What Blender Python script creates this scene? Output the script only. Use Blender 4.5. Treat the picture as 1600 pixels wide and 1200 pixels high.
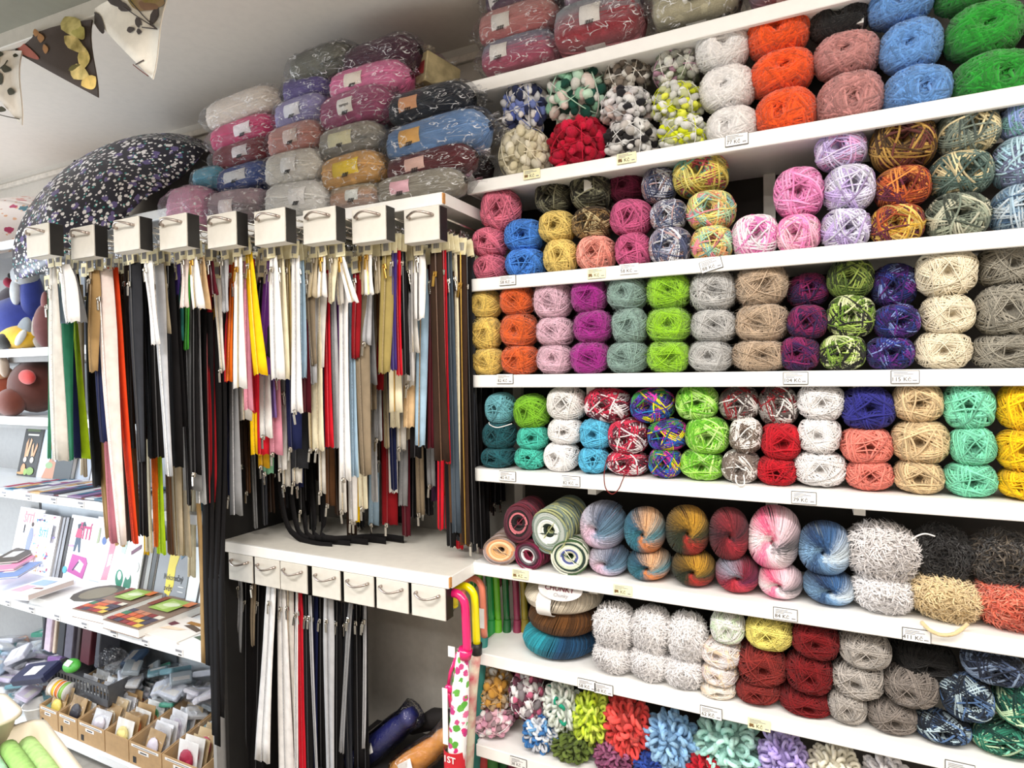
import bpy, math, random
import numpy as np
from mathutils import Vector, Matrix, Euler
PI = math.pi
R = math.radians
rng = random.Random(7)
sc = bpy.context.scene
for o in list(bpy.data.objects): bpy.data.objects.remove(o)
col = sc.collection

# ---------------------------------------------------------------- camera
F_PX, YAW, PITCH, ROLL, EYE = 952.2, .4561, .0198, -.0153, 1.55
_W = Vector((-math.sin(YAW)*math.cos(PITCH), math.cos(YAW)*math.cos(PITCH), -math.sin(PITCH)))
_r = Vector((math.cos(YAW), math.sin(YAW), 0)); _u = _r.cross(_W)
_R = math.cos(ROLL)*_r + math.sin(ROLL)*_u
_U = -math.sin(ROLL)*_r + math.cos(ROLL)*_u
cam = bpy.data.cameras.new('camera'); cam.sensor_width = 36; cam.lens = 36*F_PX/1600
cam.clip_start = .02
co = bpy.data.objects.new('camera', cam); col.objects.link(co)
m = Matrix((( _R.x, _U.x, -_W.x, 0), (_R.y, _U.y, -_W.y, 0), (_R.z, _U.z, -_W.z, EYE), (0, 0, 0, 1)))
co.matrix_world = m
sc.camera = co
# ---------------------------------------------------------------- light and exposure
sc.view_settings.view_transform = 'Standard'; sc.view_settings.look = 'None'
sc.view_settings.gamma = 1; sc.view_settings.use_curve_mapping = False
sc.view_settings.exposure = .84
w = bpy.data.worlds.new('world'); sc.world = w; w.use_nodes = True
w.node_tree.nodes['Background'].inputs[0].default_value = (.8, .86, 1, 1)
w.node_tree.nodes['Background'].inputs[1].default_value = .3
def area(name, loc, sx, sy, power, colr=(1, 1, 1), rot=(0, 0, 0)):
    l = bpy.data.lights.new(name, 'AREA'); l.shape = 'RECTANGLE'; l.size = sx; l.size_y = sy
    l.energy = power; l.color = colr
    o = bpy.data.objects.new(name, l); col.objects.link(o); o.location = loc; o.rotation_euler = rot
    return o
area('ceiling_light_panel', (.1, .2, 2.62), 1.5, .3, 24, (1, .97, .93))
area('ceiling_light_panel', (1.6, .25, 2.62), 1.2, .3, 18, (1, .97, .93))
area('ceiling_light_panel', (-1.2, -.3, 2.62), 1.2, .3, 26, (1, .97, .93))
area('ceiling_light_panel', (.2, -1.5, 2.62), 2.2, .3, 22, (1, .97, .93))
area('ceiling_light_panel', (-3.1, .1, 2.62), 1.2, .4, 30, (.86, .93, 1))
area('ceiling_fill_light', (-.6, -.9, 2.3), 1.6, .3, 7, (1, .97, .93), (R(180), 0, 0))  # added fill facing up to brighten the ceiling, not a fixture of the shop
area('shop_window_daylight', (-4.4, .2, 1.2), 1.3, 1.2, 36, (.8, .9, 1), (0, R(-90), R(38)))

# ---------------------------------------------------------------- helpers
def at(px, py, **k):
    """point of the plane x= / y= / z= that the photograph shows at that pixel"""
    d = _W + _R*((px-800)/F_PX) - _U*((py-600)/F_PX)
    (a, v), = k.items(); i = 'xyz'.index(a)
    s = (v - (EYE if a == 'z' else 0))/d[i]
    return Vector((d.x*s, d.y*s, d.z*s + EYE))
def lin(c):
    if isinstance(c, str):
        c = c.lstrip('#'); c = [int(c[i:i+2], 16)/255 for i in (0, 2, 4)]
    return tuple((x/12.92 if x <= .04045 else ((x+.055)/1.055)**2.4) for x in c) + (1,)
_mats = {}
def nodes(name):
    mt = bpy.data.materials.new(name); mt.use_nodes = True
    nt = mt.node_tree; return mt, nt, nt.nodes['Principled BSDF']
def mat(name, c, rough=.5, metal=0, noise=.06, nscale=40, bump=0, bscale=200, spec=.5, sheen=0, trans=0, coat=0, tint=None):
    if name in _mats: return _mats[name]
    mt, nt, b = nodes(name); n, l = nt.nodes, nt.links
    tc = n.new('ShaderNodeTexCoord')
    nz = n.new('ShaderNodeTexNoise'); nz.inputs['Scale'].default_value = nscale; nz.inputs['Detail'].default_value = 4
    l.new(tc.outputs['Object'], nz.inputs['Vector'])
    mx = n.new('ShaderNodeMix'); mx.data_type = 'RGBA'
    C = lin(c); dk = tuple(x*(1-noise*3) for x in C[:3])+(1,)
    mx.inputs['A'].default_value = dk if tint is None else lin(tint); mx.inputs['B'].default_value = C
    rp = n.new('ShaderNodeMapRange'); rp.inputs[1].default_value = .3; rp.inputs[2].default_value = .6
    l.new(nz.outputs[0], rp.inputs[0]); l.new(rp.outputs[0], mx.inputs['Factor'])
    l.new(mx.outputs['Result'], b.inputs['Base Color'])
    b.inputs['Roughness'].default_value = rough; b.inputs['Metallic'].default_value = metal
    b.inputs['Specular IOR Level'].default_value = spec
    b.inputs['Sheen Weight'].default_value = sheen; b.inputs['Coat Weight'].default_value = coat
    if bump:
        n2 = n.new('ShaderNodeTexNoise'); n2.inputs['Scale'].default_value = bscale; n2.inputs['Detail'].default_value = 3
        l.new(tc.outputs['Object'], n2.inputs['Vector'])
        bp = n.new('ShaderNodeBump'); bp.inputs['Strength'].default_value = bump; bp.inputs['Distance'].default_value = .002
        l.new(n2.outputs[0], bp.inputs['Height']); l.new(bp.outputs[0], b.inputs['Normal'])
    _mats[name] = mt; return mt
def film(name, amount=.2, tint='#ffffff', rough=.12, wr=60, k=1.0, crease_glint=0):
    """clear crinkled plastic: mostly see-through, shiny creases"""
    if name in _mats: return _mats[name]
    mt = bpy.data.materials.new(name); mt.use_nodes = True; nt = mt.node_tree; n, l = nt.nodes, nt.links
    n.clear(); out = n.new('ShaderNodeOutputMaterial'); mix = n.new('ShaderNodeMixShader')
    tr = n.new('ShaderNodeBsdfTransparent'); tr.inputs[0].default_value = lin(tint)
    pb = n.new('ShaderNodeBsdfGlossy'); pb.inputs['Color'].default_value = (.95, .96, 1, 1); pb.inputs['Roughness'].default_value = rough
    tc = n.new('ShaderNodeTexCoord'); nz = n.new('ShaderNodeTexNoise'); nz.inputs['Scale'].default_value = wr
    nz.inputs['Detail'].default_value = 2; nz.inputs['Distortion'].default_value = 1.2
    l.new(tc.outputs['Object'], nz.inputs['Vector'])
    bp = n.new('ShaderNodeBump'); bp.inputs['Strength'].default_value = .9; bp.inputs['Distance'].default_value = .006
    l.new(nz.outputs[0], bp.inputs['Height']); l.new(bp.outputs[0], pb.inputs['Normal'])
    fr = n.new('ShaderNodeFresnel'); fr.inputs[0].default_value = 1.45; l.new(bp.outputs[0], fr.inputs['Normal'])
    ad = n.new('ShaderNodeMath'); ad.operation = 'MULTIPLY_ADD'; ad.inputs[1].default_value = k; ad.inputs[2].default_value = amount
    ad.use_clamp = True
    l.new(fr.outputs[0], ad.inputs[0]); l.new(ad.outputs[0], mix.inputs[0])
    l.new(tr.outputs[0], mix.inputs[1]); l.new(pb.outputs[0], mix.inputs[2])
    if crease_glint:   # glints painted as white fold lines, over the film's own whitening
        n3 = n.new('ShaderNodeTexNoise'); n3.inputs['Scale'].default_value = crease_glint; n3.inputs['Detail'].default_value = 1.5; n3.inputs['Distortion'].default_value = 1.6
        l.new(tc.outputs['Object'], n3.inputs['Vector'])
        s1 = n.new('ShaderNodeMath'); s1.operation = 'SUBTRACT'; s1.inputs[1].default_value = .5; l.new(n3.outputs[0], s1.inputs[0])
        s2 = n.new('ShaderNodeMath'); s2.operation = 'ABSOLUTE'; l.new(s1.outputs[0], s2.inputs[0])
        s3 = n.new('ShaderNodeMapRange'); s3.inputs[1].default_value = .0; s3.inputs[2].default_value = .028; s3.inputs[3].default_value = .75; s3.inputs[4].default_value = 0
        l.new(s2.outputs[0], s3.inputs[0])
        n4 = n.new('ShaderNodeTexNoise'); n4.inputs['Scale'].default_value = 2.3; l.new(tc.outputs['Object'], n4.inputs['Vector'])
        s5 = n.new('ShaderNodeMapRange'); s5.inputs[1].default_value = .46; s5.inputs[2].default_value = .6; l.new(n4.outputs[0], s5.inputs[0])
        s4 = n.new('ShaderNodeMath'); s4.operation = 'MULTIPLY'; l.new(s3.outputs[0], s4.inputs[0]); l.new(s5.outputs[0], s4.inputs[1])
        df = n.new('ShaderNodeBsdfDiffuse'); df.inputs[0].default_value = (.95, .95, .97, 1); m3 = n.new('ShaderNodeMixShader')
        l.new(s4.outputs[0], m3.inputs[0]); l.new(mix.outputs[0], m3.inputs[1]); l.new(df.outputs[0], m3.inputs[2]); mix = m3
    l.new(mix.outputs[0], out.inputs[0])
    _mats[name] = mt; return mt
def yarn(name, cols, smooth=False, freq=1.0, sheen=.25, vary=.35):
    """yarn: colour changes along the strand (UV.x), shade differs from strand to strand (UV.y)"""
    if name in _mats: return _mats[name]
    mt, nt, b = nodes(name); n, l = nt.nodes, nt.links
    uv = n.new('ShaderNodeUVMap'); sp = n.new('ShaderNodeSeparateXYZ'); l.new(uv.outputs[0], sp.inputs[0])
    if len(cols) == 1:
        base = n.new('ShaderNodeRGB'); base.outputs[0].default_value = lin(cols[0]); bo = base.outputs[0]
    else:
        mm = n.new('ShaderNodeMath'); mm.operation = 'MULTIPLY'; mm.inputs[1].default_value = freq; l.new(sp.outputs[0], mm.inputs[0])
        fr = n.new('ShaderNodeMath'); fr.operation = 'FRACT'; l.new(mm.outputs[0], fr.inputs[0])
        cr = n.new('ShaderNodeValToRGB'); cr.color_ramp.interpolation = 'LINEAR' if smooth else 'CONSTANT'
        cs = list(cols) + ([cols[0]] if smooth else [])
        el = cr.color_ramp.elements
        while len(el) < len(cs): el.new(.5)
        for i, c in enumerate(cs):
            el[i].position = i/(len(cs)-1) if smooth else i/len(cs)
        for i, c in enumerate(cs): el[i].color = lin(c)
        l.new(fr.outputs[0], cr.inputs[0]); bo = cr.outputs[0]
    # strand-to-strand shade plus fine fibre noise
    tc = n.new('ShaderNodeTexCoord'); nz = n.new('ShaderNodeTexNoise'); nz.inputs['Scale'].default_value = 22
    nz.inputs['Detail'].default_value = 5; l.new(tc.outputs['Object'], nz.inputs['Vector'])
    a1 = n.new('ShaderNodeMath'); a1.operation = 'ADD'; l.new(sp.outputs[1], a1.inputs[0]); l.new(nz.outputs[0], a1.inputs[1])
    mr = n.new('ShaderNodeMapRange'); mr.inputs[1].default_value = .3; mr.inputs[2].default_value = 1.6
    mr.inputs[3].default_value = 1-vary*1.25; mr.inputs[4].default_value = 1+vary*.6
    l.new(a1.outputs[0], mr.inputs[0])
    mu = n.new('ShaderNodeVectorMath'); mu.operation = 'SCALE'; l.new(bo, mu.inputs[0]); l.new(mr.outputs[0], mu.inputs['Scale'])
    l.new(mu.outputs[0], b.inputs['Base Color'])
    b.inputs['Roughness'].default_value = .85; b.inputs['Sheen Weight'].default_value = sheen
    b.inputs['Specular IOR Level'].default_value = .25
    n2 = n.new('ShaderNodeTexNoise'); n2.inputs['Scale'].default_value = 60; l.new(tc.outputs['Object'], n2.inputs['Vector'])
    bp = n.new('ShaderNodeBump'); bp.inputs['Strength'].default_value = .4; bp.inputs['Distance'].default_value = .02
    l.new(n2.outputs[0], bp.inputs['Height']); l.new(bp.outputs[0], b.inputs['Normal'])
    _mats[name] = mt; return mt

class MB:
    """collects shapes, then links them as one mesh object"""
    def __init__(s): s.v = []; s.f = []; s.sm = []
    def add(s, vs, fs, smooth=False):
        k = len(s.v); s.v += [tuple(v) for v in vs]; s.f += [tuple(i+k for i in f) for f in fs]; s.sm += [smooth]*len(fs); return s
    def box(s, x0, x1, y0, y1, z0, z1, M_=None, bev=0):
        if bev:
            e = bev; vs = []
            ring = [(x0+e, y0), (x1-e, y0), (x1, y0+e), (x1, y1-e), (x1-e, y1), (x0+e, y1), (x0, y1-e), (x0, y0+e)]
            cx, cy = (x0+x1)/2, (y0+y1)/2
            def ins(p): return (p[0]+(e if p[0] < cx else -e)*.8, p[1]+(e if p[1] < cy else -e)*.8)
            rr = [[(*ins(p), z0) for p in ring], [(*p, z0+e) for p in ring], [(*p, z1-e) for p in ring], [(*ins(p), z1) for p in ring]]
            for q in rr: vs += q
            fs = [tuple(range(7, -1, -1)), tuple(range(24, 32))]
            for a in range(3):
                for i in range(8):
                    j = (i+1) % 8; fs.append((a*8+i, a*8+j, a*8+8+j, a*8+8+i))
        else:
            vs = [(x0, y0, z0), (x1, y0, z0), (x1, y1, z0), (x0, y1, z0), (x0, y0, z1), (x1, y0, z1), (x1, y1, z1), (x0, y1, z1)]
            fs = [(3, 2, 1, 0), (4, 5, 6, 7), (0, 1, 5, 4), (1, 2, 6, 5), (2, 3, 7, 6), (3, 0, 4, 7)]
        if M_ is not None: vs = [tuple(M_ @ Vector(v)) for v in vs]
        return s.add(vs, fs)
    def tube(s, pts, r, n=8, cap=True):
        pts = [Vector(p) for p in pts]; vs = []; fs = []
        rs = r if isinstance(r, (list, tuple)) else [r]*len(pts)
        up = Vector((0, 0, 1))
        pn = None
        for i, p in enumerate(pts):
            t = (pts[min(i+1, len(pts)-1)] - pts[max(i-1, 0)]).normalized()
            if pn is None:
                a = up if abs(t.z) < .9 else Vector((1, 0, 0)); pn = t.cross(a).normalized()
            pn = (pn - t*pn.dot(t)).normalized(); b = t.cross(pn)
            for k in range(n):
                q = 2*PI*k/n; vs.append(p + (pn*math.cos(q)+b*math.sin(q))*rs[i])
        for i in range(len(pts)-1):
            for k in range(n):
                k2 = (k+1) % n; fs.append((i*n+k, i*n+k2, (i+1)*n+k2, (i+1)*n+k))
        if cap: fs += [tuple(range(n-1, -1, -1)), tuple((len(pts)-1)*n+k for k in range(n))]
        return s.add(vs, fs, True)
    def ell(s, c, r, n=14, m_=9, rot=None):
        vs = []; fs = []
        for i in range(m_+1):
            th = PI*i/m_
            for k in range(n):
                q = 2*PI*k/n; v = Vector((r[0]*math.sin(th)*math.cos(q), r[1]*math.sin(th)*math.sin(q), r[2]*math.cos(th)))
                if rot is not None: v = rot @ v
                vs.append(v+Vector(c))
        for i in range(m_):
            for k in range(n):
                k2 = (k+1) % n; fs.append((i*n+k, (i+1)*n+k, (i+1)*n+k2, i*n+k2))
        return s.add(vs, fs, True)
    def poly(s, pts, th=Vector((0, .001, 0))):
        pts = [Vector(p) for p in pts]; k = len(pts)
        vs = pts + [p+th for p in pts]; fs = [tuple(range(k)), tuple(range(2*k-1, k-1, -1))]
        for i in range(k): j = (i+1) % k; fs.append((j, i, k+i, k+j))
        return s.add(vs, fs)
    def mesh(s, name):
        me = bpy.data.meshes.new(name); me.from_pydata(s.v, [], s.f)
        me.polygons.foreach_set('use_smooth', s.sm); me.update(); return me
    def build(s, name, mt, parent=None, **k): return obj(name, s.mesh(name), mt, parent, **k)
def np_mesh(name, V, Q, UV):
    me = bpy.data.meshes.new(name); nv, nq = len(V), len(Q)
    me.vertices.add(nv); me.vertices.foreach_set('co', np.asarray(V, np.float32).ravel())
    me.loops.add(nq*4); me.loops.foreach_set('vertex_index', np.asarray(Q, np.int32).ravel())
    me.polygons.add(nq); me.polygons.foreach_set('loop_start', np.arange(0, nq*4, 4, dtype=np.int32))
    me.polygons.foreach_set('loop_total', np.full(nq, 4, np.int32))
    uv = me.uv_layers.new(name='UVMap'); uv.data.foreach_set('uv', np.asarray(UV, np.float32)[np.asarray(Q).ravel()].ravel())
    me.polygons.foreach_set('use_smooth', np.ones(nq, bool))
    me.update(calc_edges=True); me.validate(); return me
def obj(name, me, mt, parent=None, loc=None, rot=None, scale=None, label=None, kind=None):
    if not me.materials: me.materials.append(None)
    o = bpy.data.objects.new(name, me); col.objects.link(o)
    o.material_slots[0].link = 'OBJECT'; o.material_slots[0].material = mt
    if loc is not None: o.location = loc
    if rot is not None: o.rotation_euler = rot
    if scale is not None: o.scale = scale
    if parent is not None: o.parent = parent
    if label: o['label'] = label
    if kind: o['kind'] = kind
    return o
_seen = {}
def tag(o, label, cat, group=None, kind=None):
    n = len(label.split())
    if n > 16: print('LONG LABEL', n, label)
    if n < 4: print('SHORT LABEL', label)
    if label in _seen and not (group and _seen[label] == group): print('DUP LABEL', label)
    _seen[label] = group
    o['label'] = label; o['category'] = cat
    if group: o['group'] = group
    if kind: o['kind'] = kind
    return o
def empty(name, loc=(0, 0, 0), rot=(0, 0, 0)):
    o = bpy.data.objects.new(name, None); col.objects.link(o); o.location = loc; o.rotation_euler = rot
    o.empty_display_size = .02; return o
def struct(name, mb, mt): return mb.build(name, mt, kind='structure')
_txt = {}
def text_mesh(s, size=1.0, bold=0):
    k = (s, bold)
    if k not in _txt:
        cu = bpy.data.curves.new('lettering', 'FONT'); cu.body = s; cu.size = 1; cu.align_x = 'CENTER'; cu.align_y = 'CENTER'
        cu.resolution_u = 2; cu.offset = bold; cu.extrude = .004
        o = bpy.data.objects.new('lettering', cu); col.objects.link(o)
        dg = bpy.context.evaluated_depsgraph_get(); me = bpy.data.meshes.new_from_object(o.evaluated_get(dg))
        bpy.data.objects.remove(o); _txt[k] = me
    return _txt[k]
ORD = ['first', 'second', 'third', 'fourth', 'fifth', 'sixth', 'seventh', 'eighth', 'ninth', 'tenth', 'eleventh', 'twelfth', 'thirteenth', 'fourteenth', 'fifteenth', 'sixteenth']

# ---------------------------------------------------------------- plain materials
WHITE = mat('white_laminate', '#f2f0ec', .45, noise=.01)
WHITE2 = mat('grey_white_laminate', '#dcd9d2', .5, noise=.02)
WALL = mat('wall_paint', '#c9c2b8', .9, noise=.015, bump=.1)
CEIL = mat('ceiling_paint', '#e4dbd0', .95, noise=.012)
BLACK = mat('black_plastic', '#191716', .5)
CHROME = mat('chrome_wire', '#d8d4cc', .22, 1)
STEEL = mat('satin_nickel', '#b9aca4', .3, .9)
DARKP = mat('dark_back_panel', '#2e2a27', .85, noise=.03)
CARD = mat('kraft_card', '#bb9c74', .8, noise=.05)
INK = mat('black_ink', '#2a2828', .7)
GREYINK = mat('grey_ink', '#8d8d92', .7)
PAPER = mat('white_paper', '#ece9e6', .6, noise=.01)
YPAPER = mat('cream_yellow_paper', '#efe9bd', .6, noise=.01)
CLEAR = film('clear_plastic', .04)
BAG = film('crinkled_film', .0, rough=.16, wr=9, k=.5, crease_glint=2.3)
BAG2 = film('thin_film', .0, rough=.1, wr=40, k=.45)

D = 1.557; XL = -.902; XR = .86; YB = 1.87
ZS = [2.395, 2.108, 1.8235, 1.542, 1.2667, .988, .721, .443]
CZ = 2.69
# ---------------------------------------------------------------- room
struct('floor', MB().box(-4.5, 2.6, -2.6, YB+.1, -.1, 0), mat('grey_floor', '#a39d94', .5, noise=.05))
struct('ceiling', MB().box(-4.5, 2.6, -2.6, YB+.1, CZ, CZ+.1), CEIL)
struct('wall_back', MB().box(-4.5, 2.6, YB, YB+.1, 0, CZ), WALL)
struct('wall_right', MB().box(2.5, 2.6, -2.6, YB, 0, CZ), WALL)
struct('wall_front', MB().box(-4.5, 2.6, -2.7, -2.6, 0, CZ), WALL)
wl = MB(); wl.box(-4.6, -4.5, -2.6, YB, 0, .5); wl.box(-4.6, -4.5, -2.6, YB, 2.1, CZ); wl.box(-4.6, -4.5, -2.6, -.4, .5, 2.1); wl.box(-4.6, -4.5, 1.1, YB, .5, 2.1)
struct('wall_left', wl, WALL)
struct('trim_1', MB().box(-4.5, 2.5, YB-.018, YB, CZ-.06, CZ-.035, bev=.003), mat('cable_duct', '#d9d0c4', .6))

# ---------------------------------------------------------------- yarn shapes (unit size: half extents 1, the hole faces -Y)
def sup(d, p): return (np.abs(d)**p).sum(-1)**(-1/p)
POLE = np.array([0, -1., 0])
def prof(d, p, hole):
    th = np.arccos(np.clip(d @ POLE, -1, 1))
    return sup(d, p)*(1 - hole*np.exp(-(th/.31)**2))
def tubes(P, N, r, S, closed=False, u0=0., u1=1., v=.5, squash=1.0):
    """P, N: (M,3) path and outward normals -> verts, quads, uv"""
    M_ = len(P); T = np.gradient(P, axis=0); T /= np.linalg.norm(T, axis=1)[:, None]+1e-9
    B = np.cross(T, N); B /= np.linalg.norm(B, axis=1)[:, None]+1e-9; N = np.cross(B, T)
    a = np.arange(S)*2*PI/S + PI/S
    rr = np.broadcast_to(np.asarray(r, float), (M_,))[:, None, None]
    V = P[:, None, :] + rr*(np.cos(a)[None, :, None]*B[:, None, :] + squash*np.sin(a)[None, :, None]*N[:, None, :])
    i = np.arange(M_-1)[:, None]; k = np.arange(S)[None, :]; k2 = (k+1) % S
    Q = np.stack([i*S+k, i*S+k2, (i+1)*S+k2, (i+1)*S+k], -1).reshape(-1, 4)
    UV = np.stack([np.repeat(np.linspace(u0, u1, M_), S), np.full(M_*S, v)], -1)
    return V.reshape(-1, 3), Q, UV
class NB:
    def __init__(s): s.V = []; s.Q = []; s.U = []; s.n = 0
    def add(s, t):
        V, Q, U = t; s.V.append(V); s.Q.append(Q+s.n); s.U.append(U); s.n += len(V)
    def mesh(s, name): return np_mesh(name, np.concatenate(s.V), np.concatenate(s.Q), np.concatenate(s.U))
def core(p, hole, k=.96, nu=28, nv=16, u=0.3, v=.1):  # core tone lowered: shade in the gaps between strands is painted in
    th = np.linspace(0.001, PI-.001, nv); ph = np.linspace(0, 2*PI, nu+1)
    TH, PH = np.meshgrid(th, ph, indexing='ij')
    d = np.stack([np.sin(TH)*np.cos(PH), -np.cos(TH), np.sin(TH)*np.sin(PH)], -1)
    V = (d*prof(d, p, hole)[..., None]*k).reshape(-1, 3)
    i = np.arange(nv-1)[:, None]; j = np.arange(nu)[None, :]; W_ = nu+1
    Q = np.stack([i*W_+j, i*W_+j+1, (i+1)*W_+j+1, (i+1)*W_+j], -1).reshape(-1, 4)
    UV = np.stack([PH.ravel()/(2*PI), np.full(V.shape[0], v)], -1)
    return V, Q, UV
def winding(seed, bands, per, r, p=2.5, az0=0, dlo=.28, dhi=.7, lift=.07, seg=30, S=4, hole=.35, cut=.5, seq=False, lump=0, wob=.015, gap=1.9, urate=.13, corek=.93, only_loops=False, squash=1.0):
    g = np.random.RandomState(seed); nb = NB()
    if not only_loops: nb.add(core(p, hole, corek))
    for k in range(bands):
        az = (k/bands*2*PI if seq else az0+k*2.39996+g.uniform(-.25, .25)); dl = g.uniform(dlo, dhi)
        h = np.array([math.cos(az), 0, math.sin(az)]); nk = math.sin(dl)*POLE + math.cos(dl)*h
        e1 = np.cross(nk, [0.1, 0.9, .3]); e1 /= np.linalg.norm(e1); e2 = np.cross(nk, e1)
        tw = g.uniform(-.5, .5)
        for j in range(per):
            c = (j-(per-1)/2)*gap*r + g.uniform(-.3, .3)*r
            t = np.linspace(0, 2*PI, seg+1); t0 = g.uniform(0, 6)
            cc = c*(1+tw*np.cos(t)) + wob*np.sin(t*3+t0)
            d = cc[:, None]*nk + np.sqrt(1-np.clip(cc, -.9, .9)**2)[:, None]*(np.cos(t)[:, None]*e1+np.sin(t)[:, None]*e2)
            if seq:
                s = int(np.argmin(d[:-1, 1])); d = np.concatenate([d[s:-1], d[:s+1]])[:int(seg*.5)]
            else:
                s = int(np.argmax(d[:-1, 1])); d = np.concatenate([d[s:-1], d[:s+1]])
            mk = d[:, 1] < cut; ii = np.where(mk)[0]
            if len(ii) < 4: continue
            d = d[ii[0]:ii[-1]+1]; d /= np.linalg.norm(d, axis=1)[:, None]
            th = np.arccos(np.clip(d @ POLE, -1, 1))
            rad = prof(d, p, hole) - r + lift*(k/bands) + g.uniform(0, .012) - lift*.5
            rs = r*(1 + (lump*g.uniform(-1, 1, len(d)) if lump else 0))
            u0 = (az/(2*PI) if seq else k*urate+j*.004)
            nb.add(tubes(d*rad[:, None], d, rs, S, u0=u0, u1=u0+(.10 if seq else .35), v=g.uniform(0, 1), squash=squash))
    return nb
def fuzz(nb, seed, n, L, wd, p=2.5, rad=1.0):
    """fine stray fibres as thin bent blades"""
    g = np.random.RandomState(seed)
    d = g.normal(size=(n*2, 3)); d /= np.linalg.norm(d, axis=1)[:, None]; d = d[d[:, 1] < .4][:n]; n = len(d)
    t = np.cross(d, g.normal(size=(n, 3))); t /= np.linalg.norm(t, axis=1)[:, None]
    b = np.cross(d, t); base = d*(prof(d, p, .3)*rad)[:, None]*.97; LL = (L*g.uniform(.5, 1.3, n))[:, None]
    p1 = base + d*LL*.35 + t*LL*.45; p2 = base + d*LL*.4 + t*LL + b*LL*.3
    V = np.stack([base-b*wd, base+b*wd, p1-b*wd*.8, p1+b*wd*.8, p2-b*wd*.2, p2+b*wd*.2], 1).reshape(-1, 3)
    o = np.arange(n)[:, None]*6; Q = np.concatenate([o+np.array([0, 1, 3, 2]), o+np.array([2, 3, 5, 4])])
    u = g.uniform(0, 1, n); UV = np.stack([np.repeat(u, 6), np.repeat(g.uniform(.3, 1, n), 6)], -1)
    nb.add((V, Q, UV)); return nb
def ico_like(nu=8, nv=5):
    th = np.linspace(.001, PI-.001, nv); ph = np.linspace(0, 2*PI, nu, endpoint=False)
    TH, PH = np.meshgrid(th, ph, indexing='ij')
    V = np.stack([np.sin(TH)*np.cos(PH), np.sin(TH)*np.sin(PH), np.cos(TH)], -1).reshape(-1, 3)
    i = np.arange(nv-1)[:, None]; j = np.arange(nu)[None, :]; j2 = (j+1) % nu
    return V, np.stack([i*nu+j, i*nu+j2, (i+1)*nu+j2, (i+1)*nu+j], -1).reshape(-1, 4)
def fib(n, cut):
    k = np.arange(n*3); y = -1 + 2*(k+.5)/(n*3); a = k*2.39996
    r_ = np.sqrt(1-y*y); d = np.stack([r_*np.cos(a), y, r_*np.sin(a)], -1); return d[d[:, 1] < cut]
def pompom(seed, n=46, r=.2):
    g = np.random.RandomState(seed); nb = NB(); nb.add(core(2.6, 0, .78, v=0)); V0, Q0 = ico_like(9, 6)
    for d in fib(n, .45):
        d = d + g.normal(size=3)*.1; d /= np.linalg.norm(d); c = d*sup(d, 2.6)*g.uniform(.8, .95)
        q = Euler((g.uniform(0, 6), g.uniform(0, 6), g.uniform(0, 6))).to_matrix(); q = np.array(q)
        s = np.array([1.25, .85, .85])*r*g.uniform(.75, 1.2)
        V = (V0*s*(1+g.uniform(-.1, .1, (len(V0), 1)))) @ q.T + c
        nb.add((V, Q0, np.tile([[g.uniform(0, 1), g.uniform(0, 1)]], (len(V0), 1))))
    for k in range(5):
        w1 = winding(seed*7+k, 1, 1, .022, p=2.6, lift=0, hole=0, only_loops=True, dlo=.2, dhi=.9, az0=seed+k*1.3)
        for V, Q, U in zip(w1.V, w1.Q, w1.U): nb.add((V*1.04, Q-Q.min(), U))
    return nb
def loops(seed, n=50, r=.082):
    g = np.random.RandomState(seed); nb = NB(); nb.add(core(2.4, 0, .74, v=0))
    for d in fib(n, .45):
        d = d+g.normal(size=3)*.12; d /= np.linalg.norm(d)
        t = np.cross(d, g.normal(size=3)); t /= np.linalg.norm(t); b = np.cross(d, t)
        a = np.linspace(-.25*PI, 1.25*PI, 9); R_ = g.uniform(.1, .16); H = g.uniform(1.0, 1.7)
        lean = b*g.uniform(-.5, .5)
        c = d*sup(d, 2.4)*g.uniform(.72, .84)
        P = c + R_*np.cos(a)[:, None]*t + (R_*H*(np.sin(a)+.4))[:, None]*(d+lean)
        nb.add(tubes(P, np.tile(b, (9, 1))+.01*d, r*g.uniform(.85, 1.15), 6, u0=g.uniform(0, 1), u1=g.uniform(0, 1), v=g.uniform(0, 1)))
        nb.U[-1][:, 0] = g.uniform(0, 1)
    return nb
def fur(seed, n=2600, L=.34, wd=.034):
    nb = NB(); nb.add(core(2.7, .12, .9, v=.4)); return fuzz(nb, seed, n, L, wd, 2.7, .96)
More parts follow.
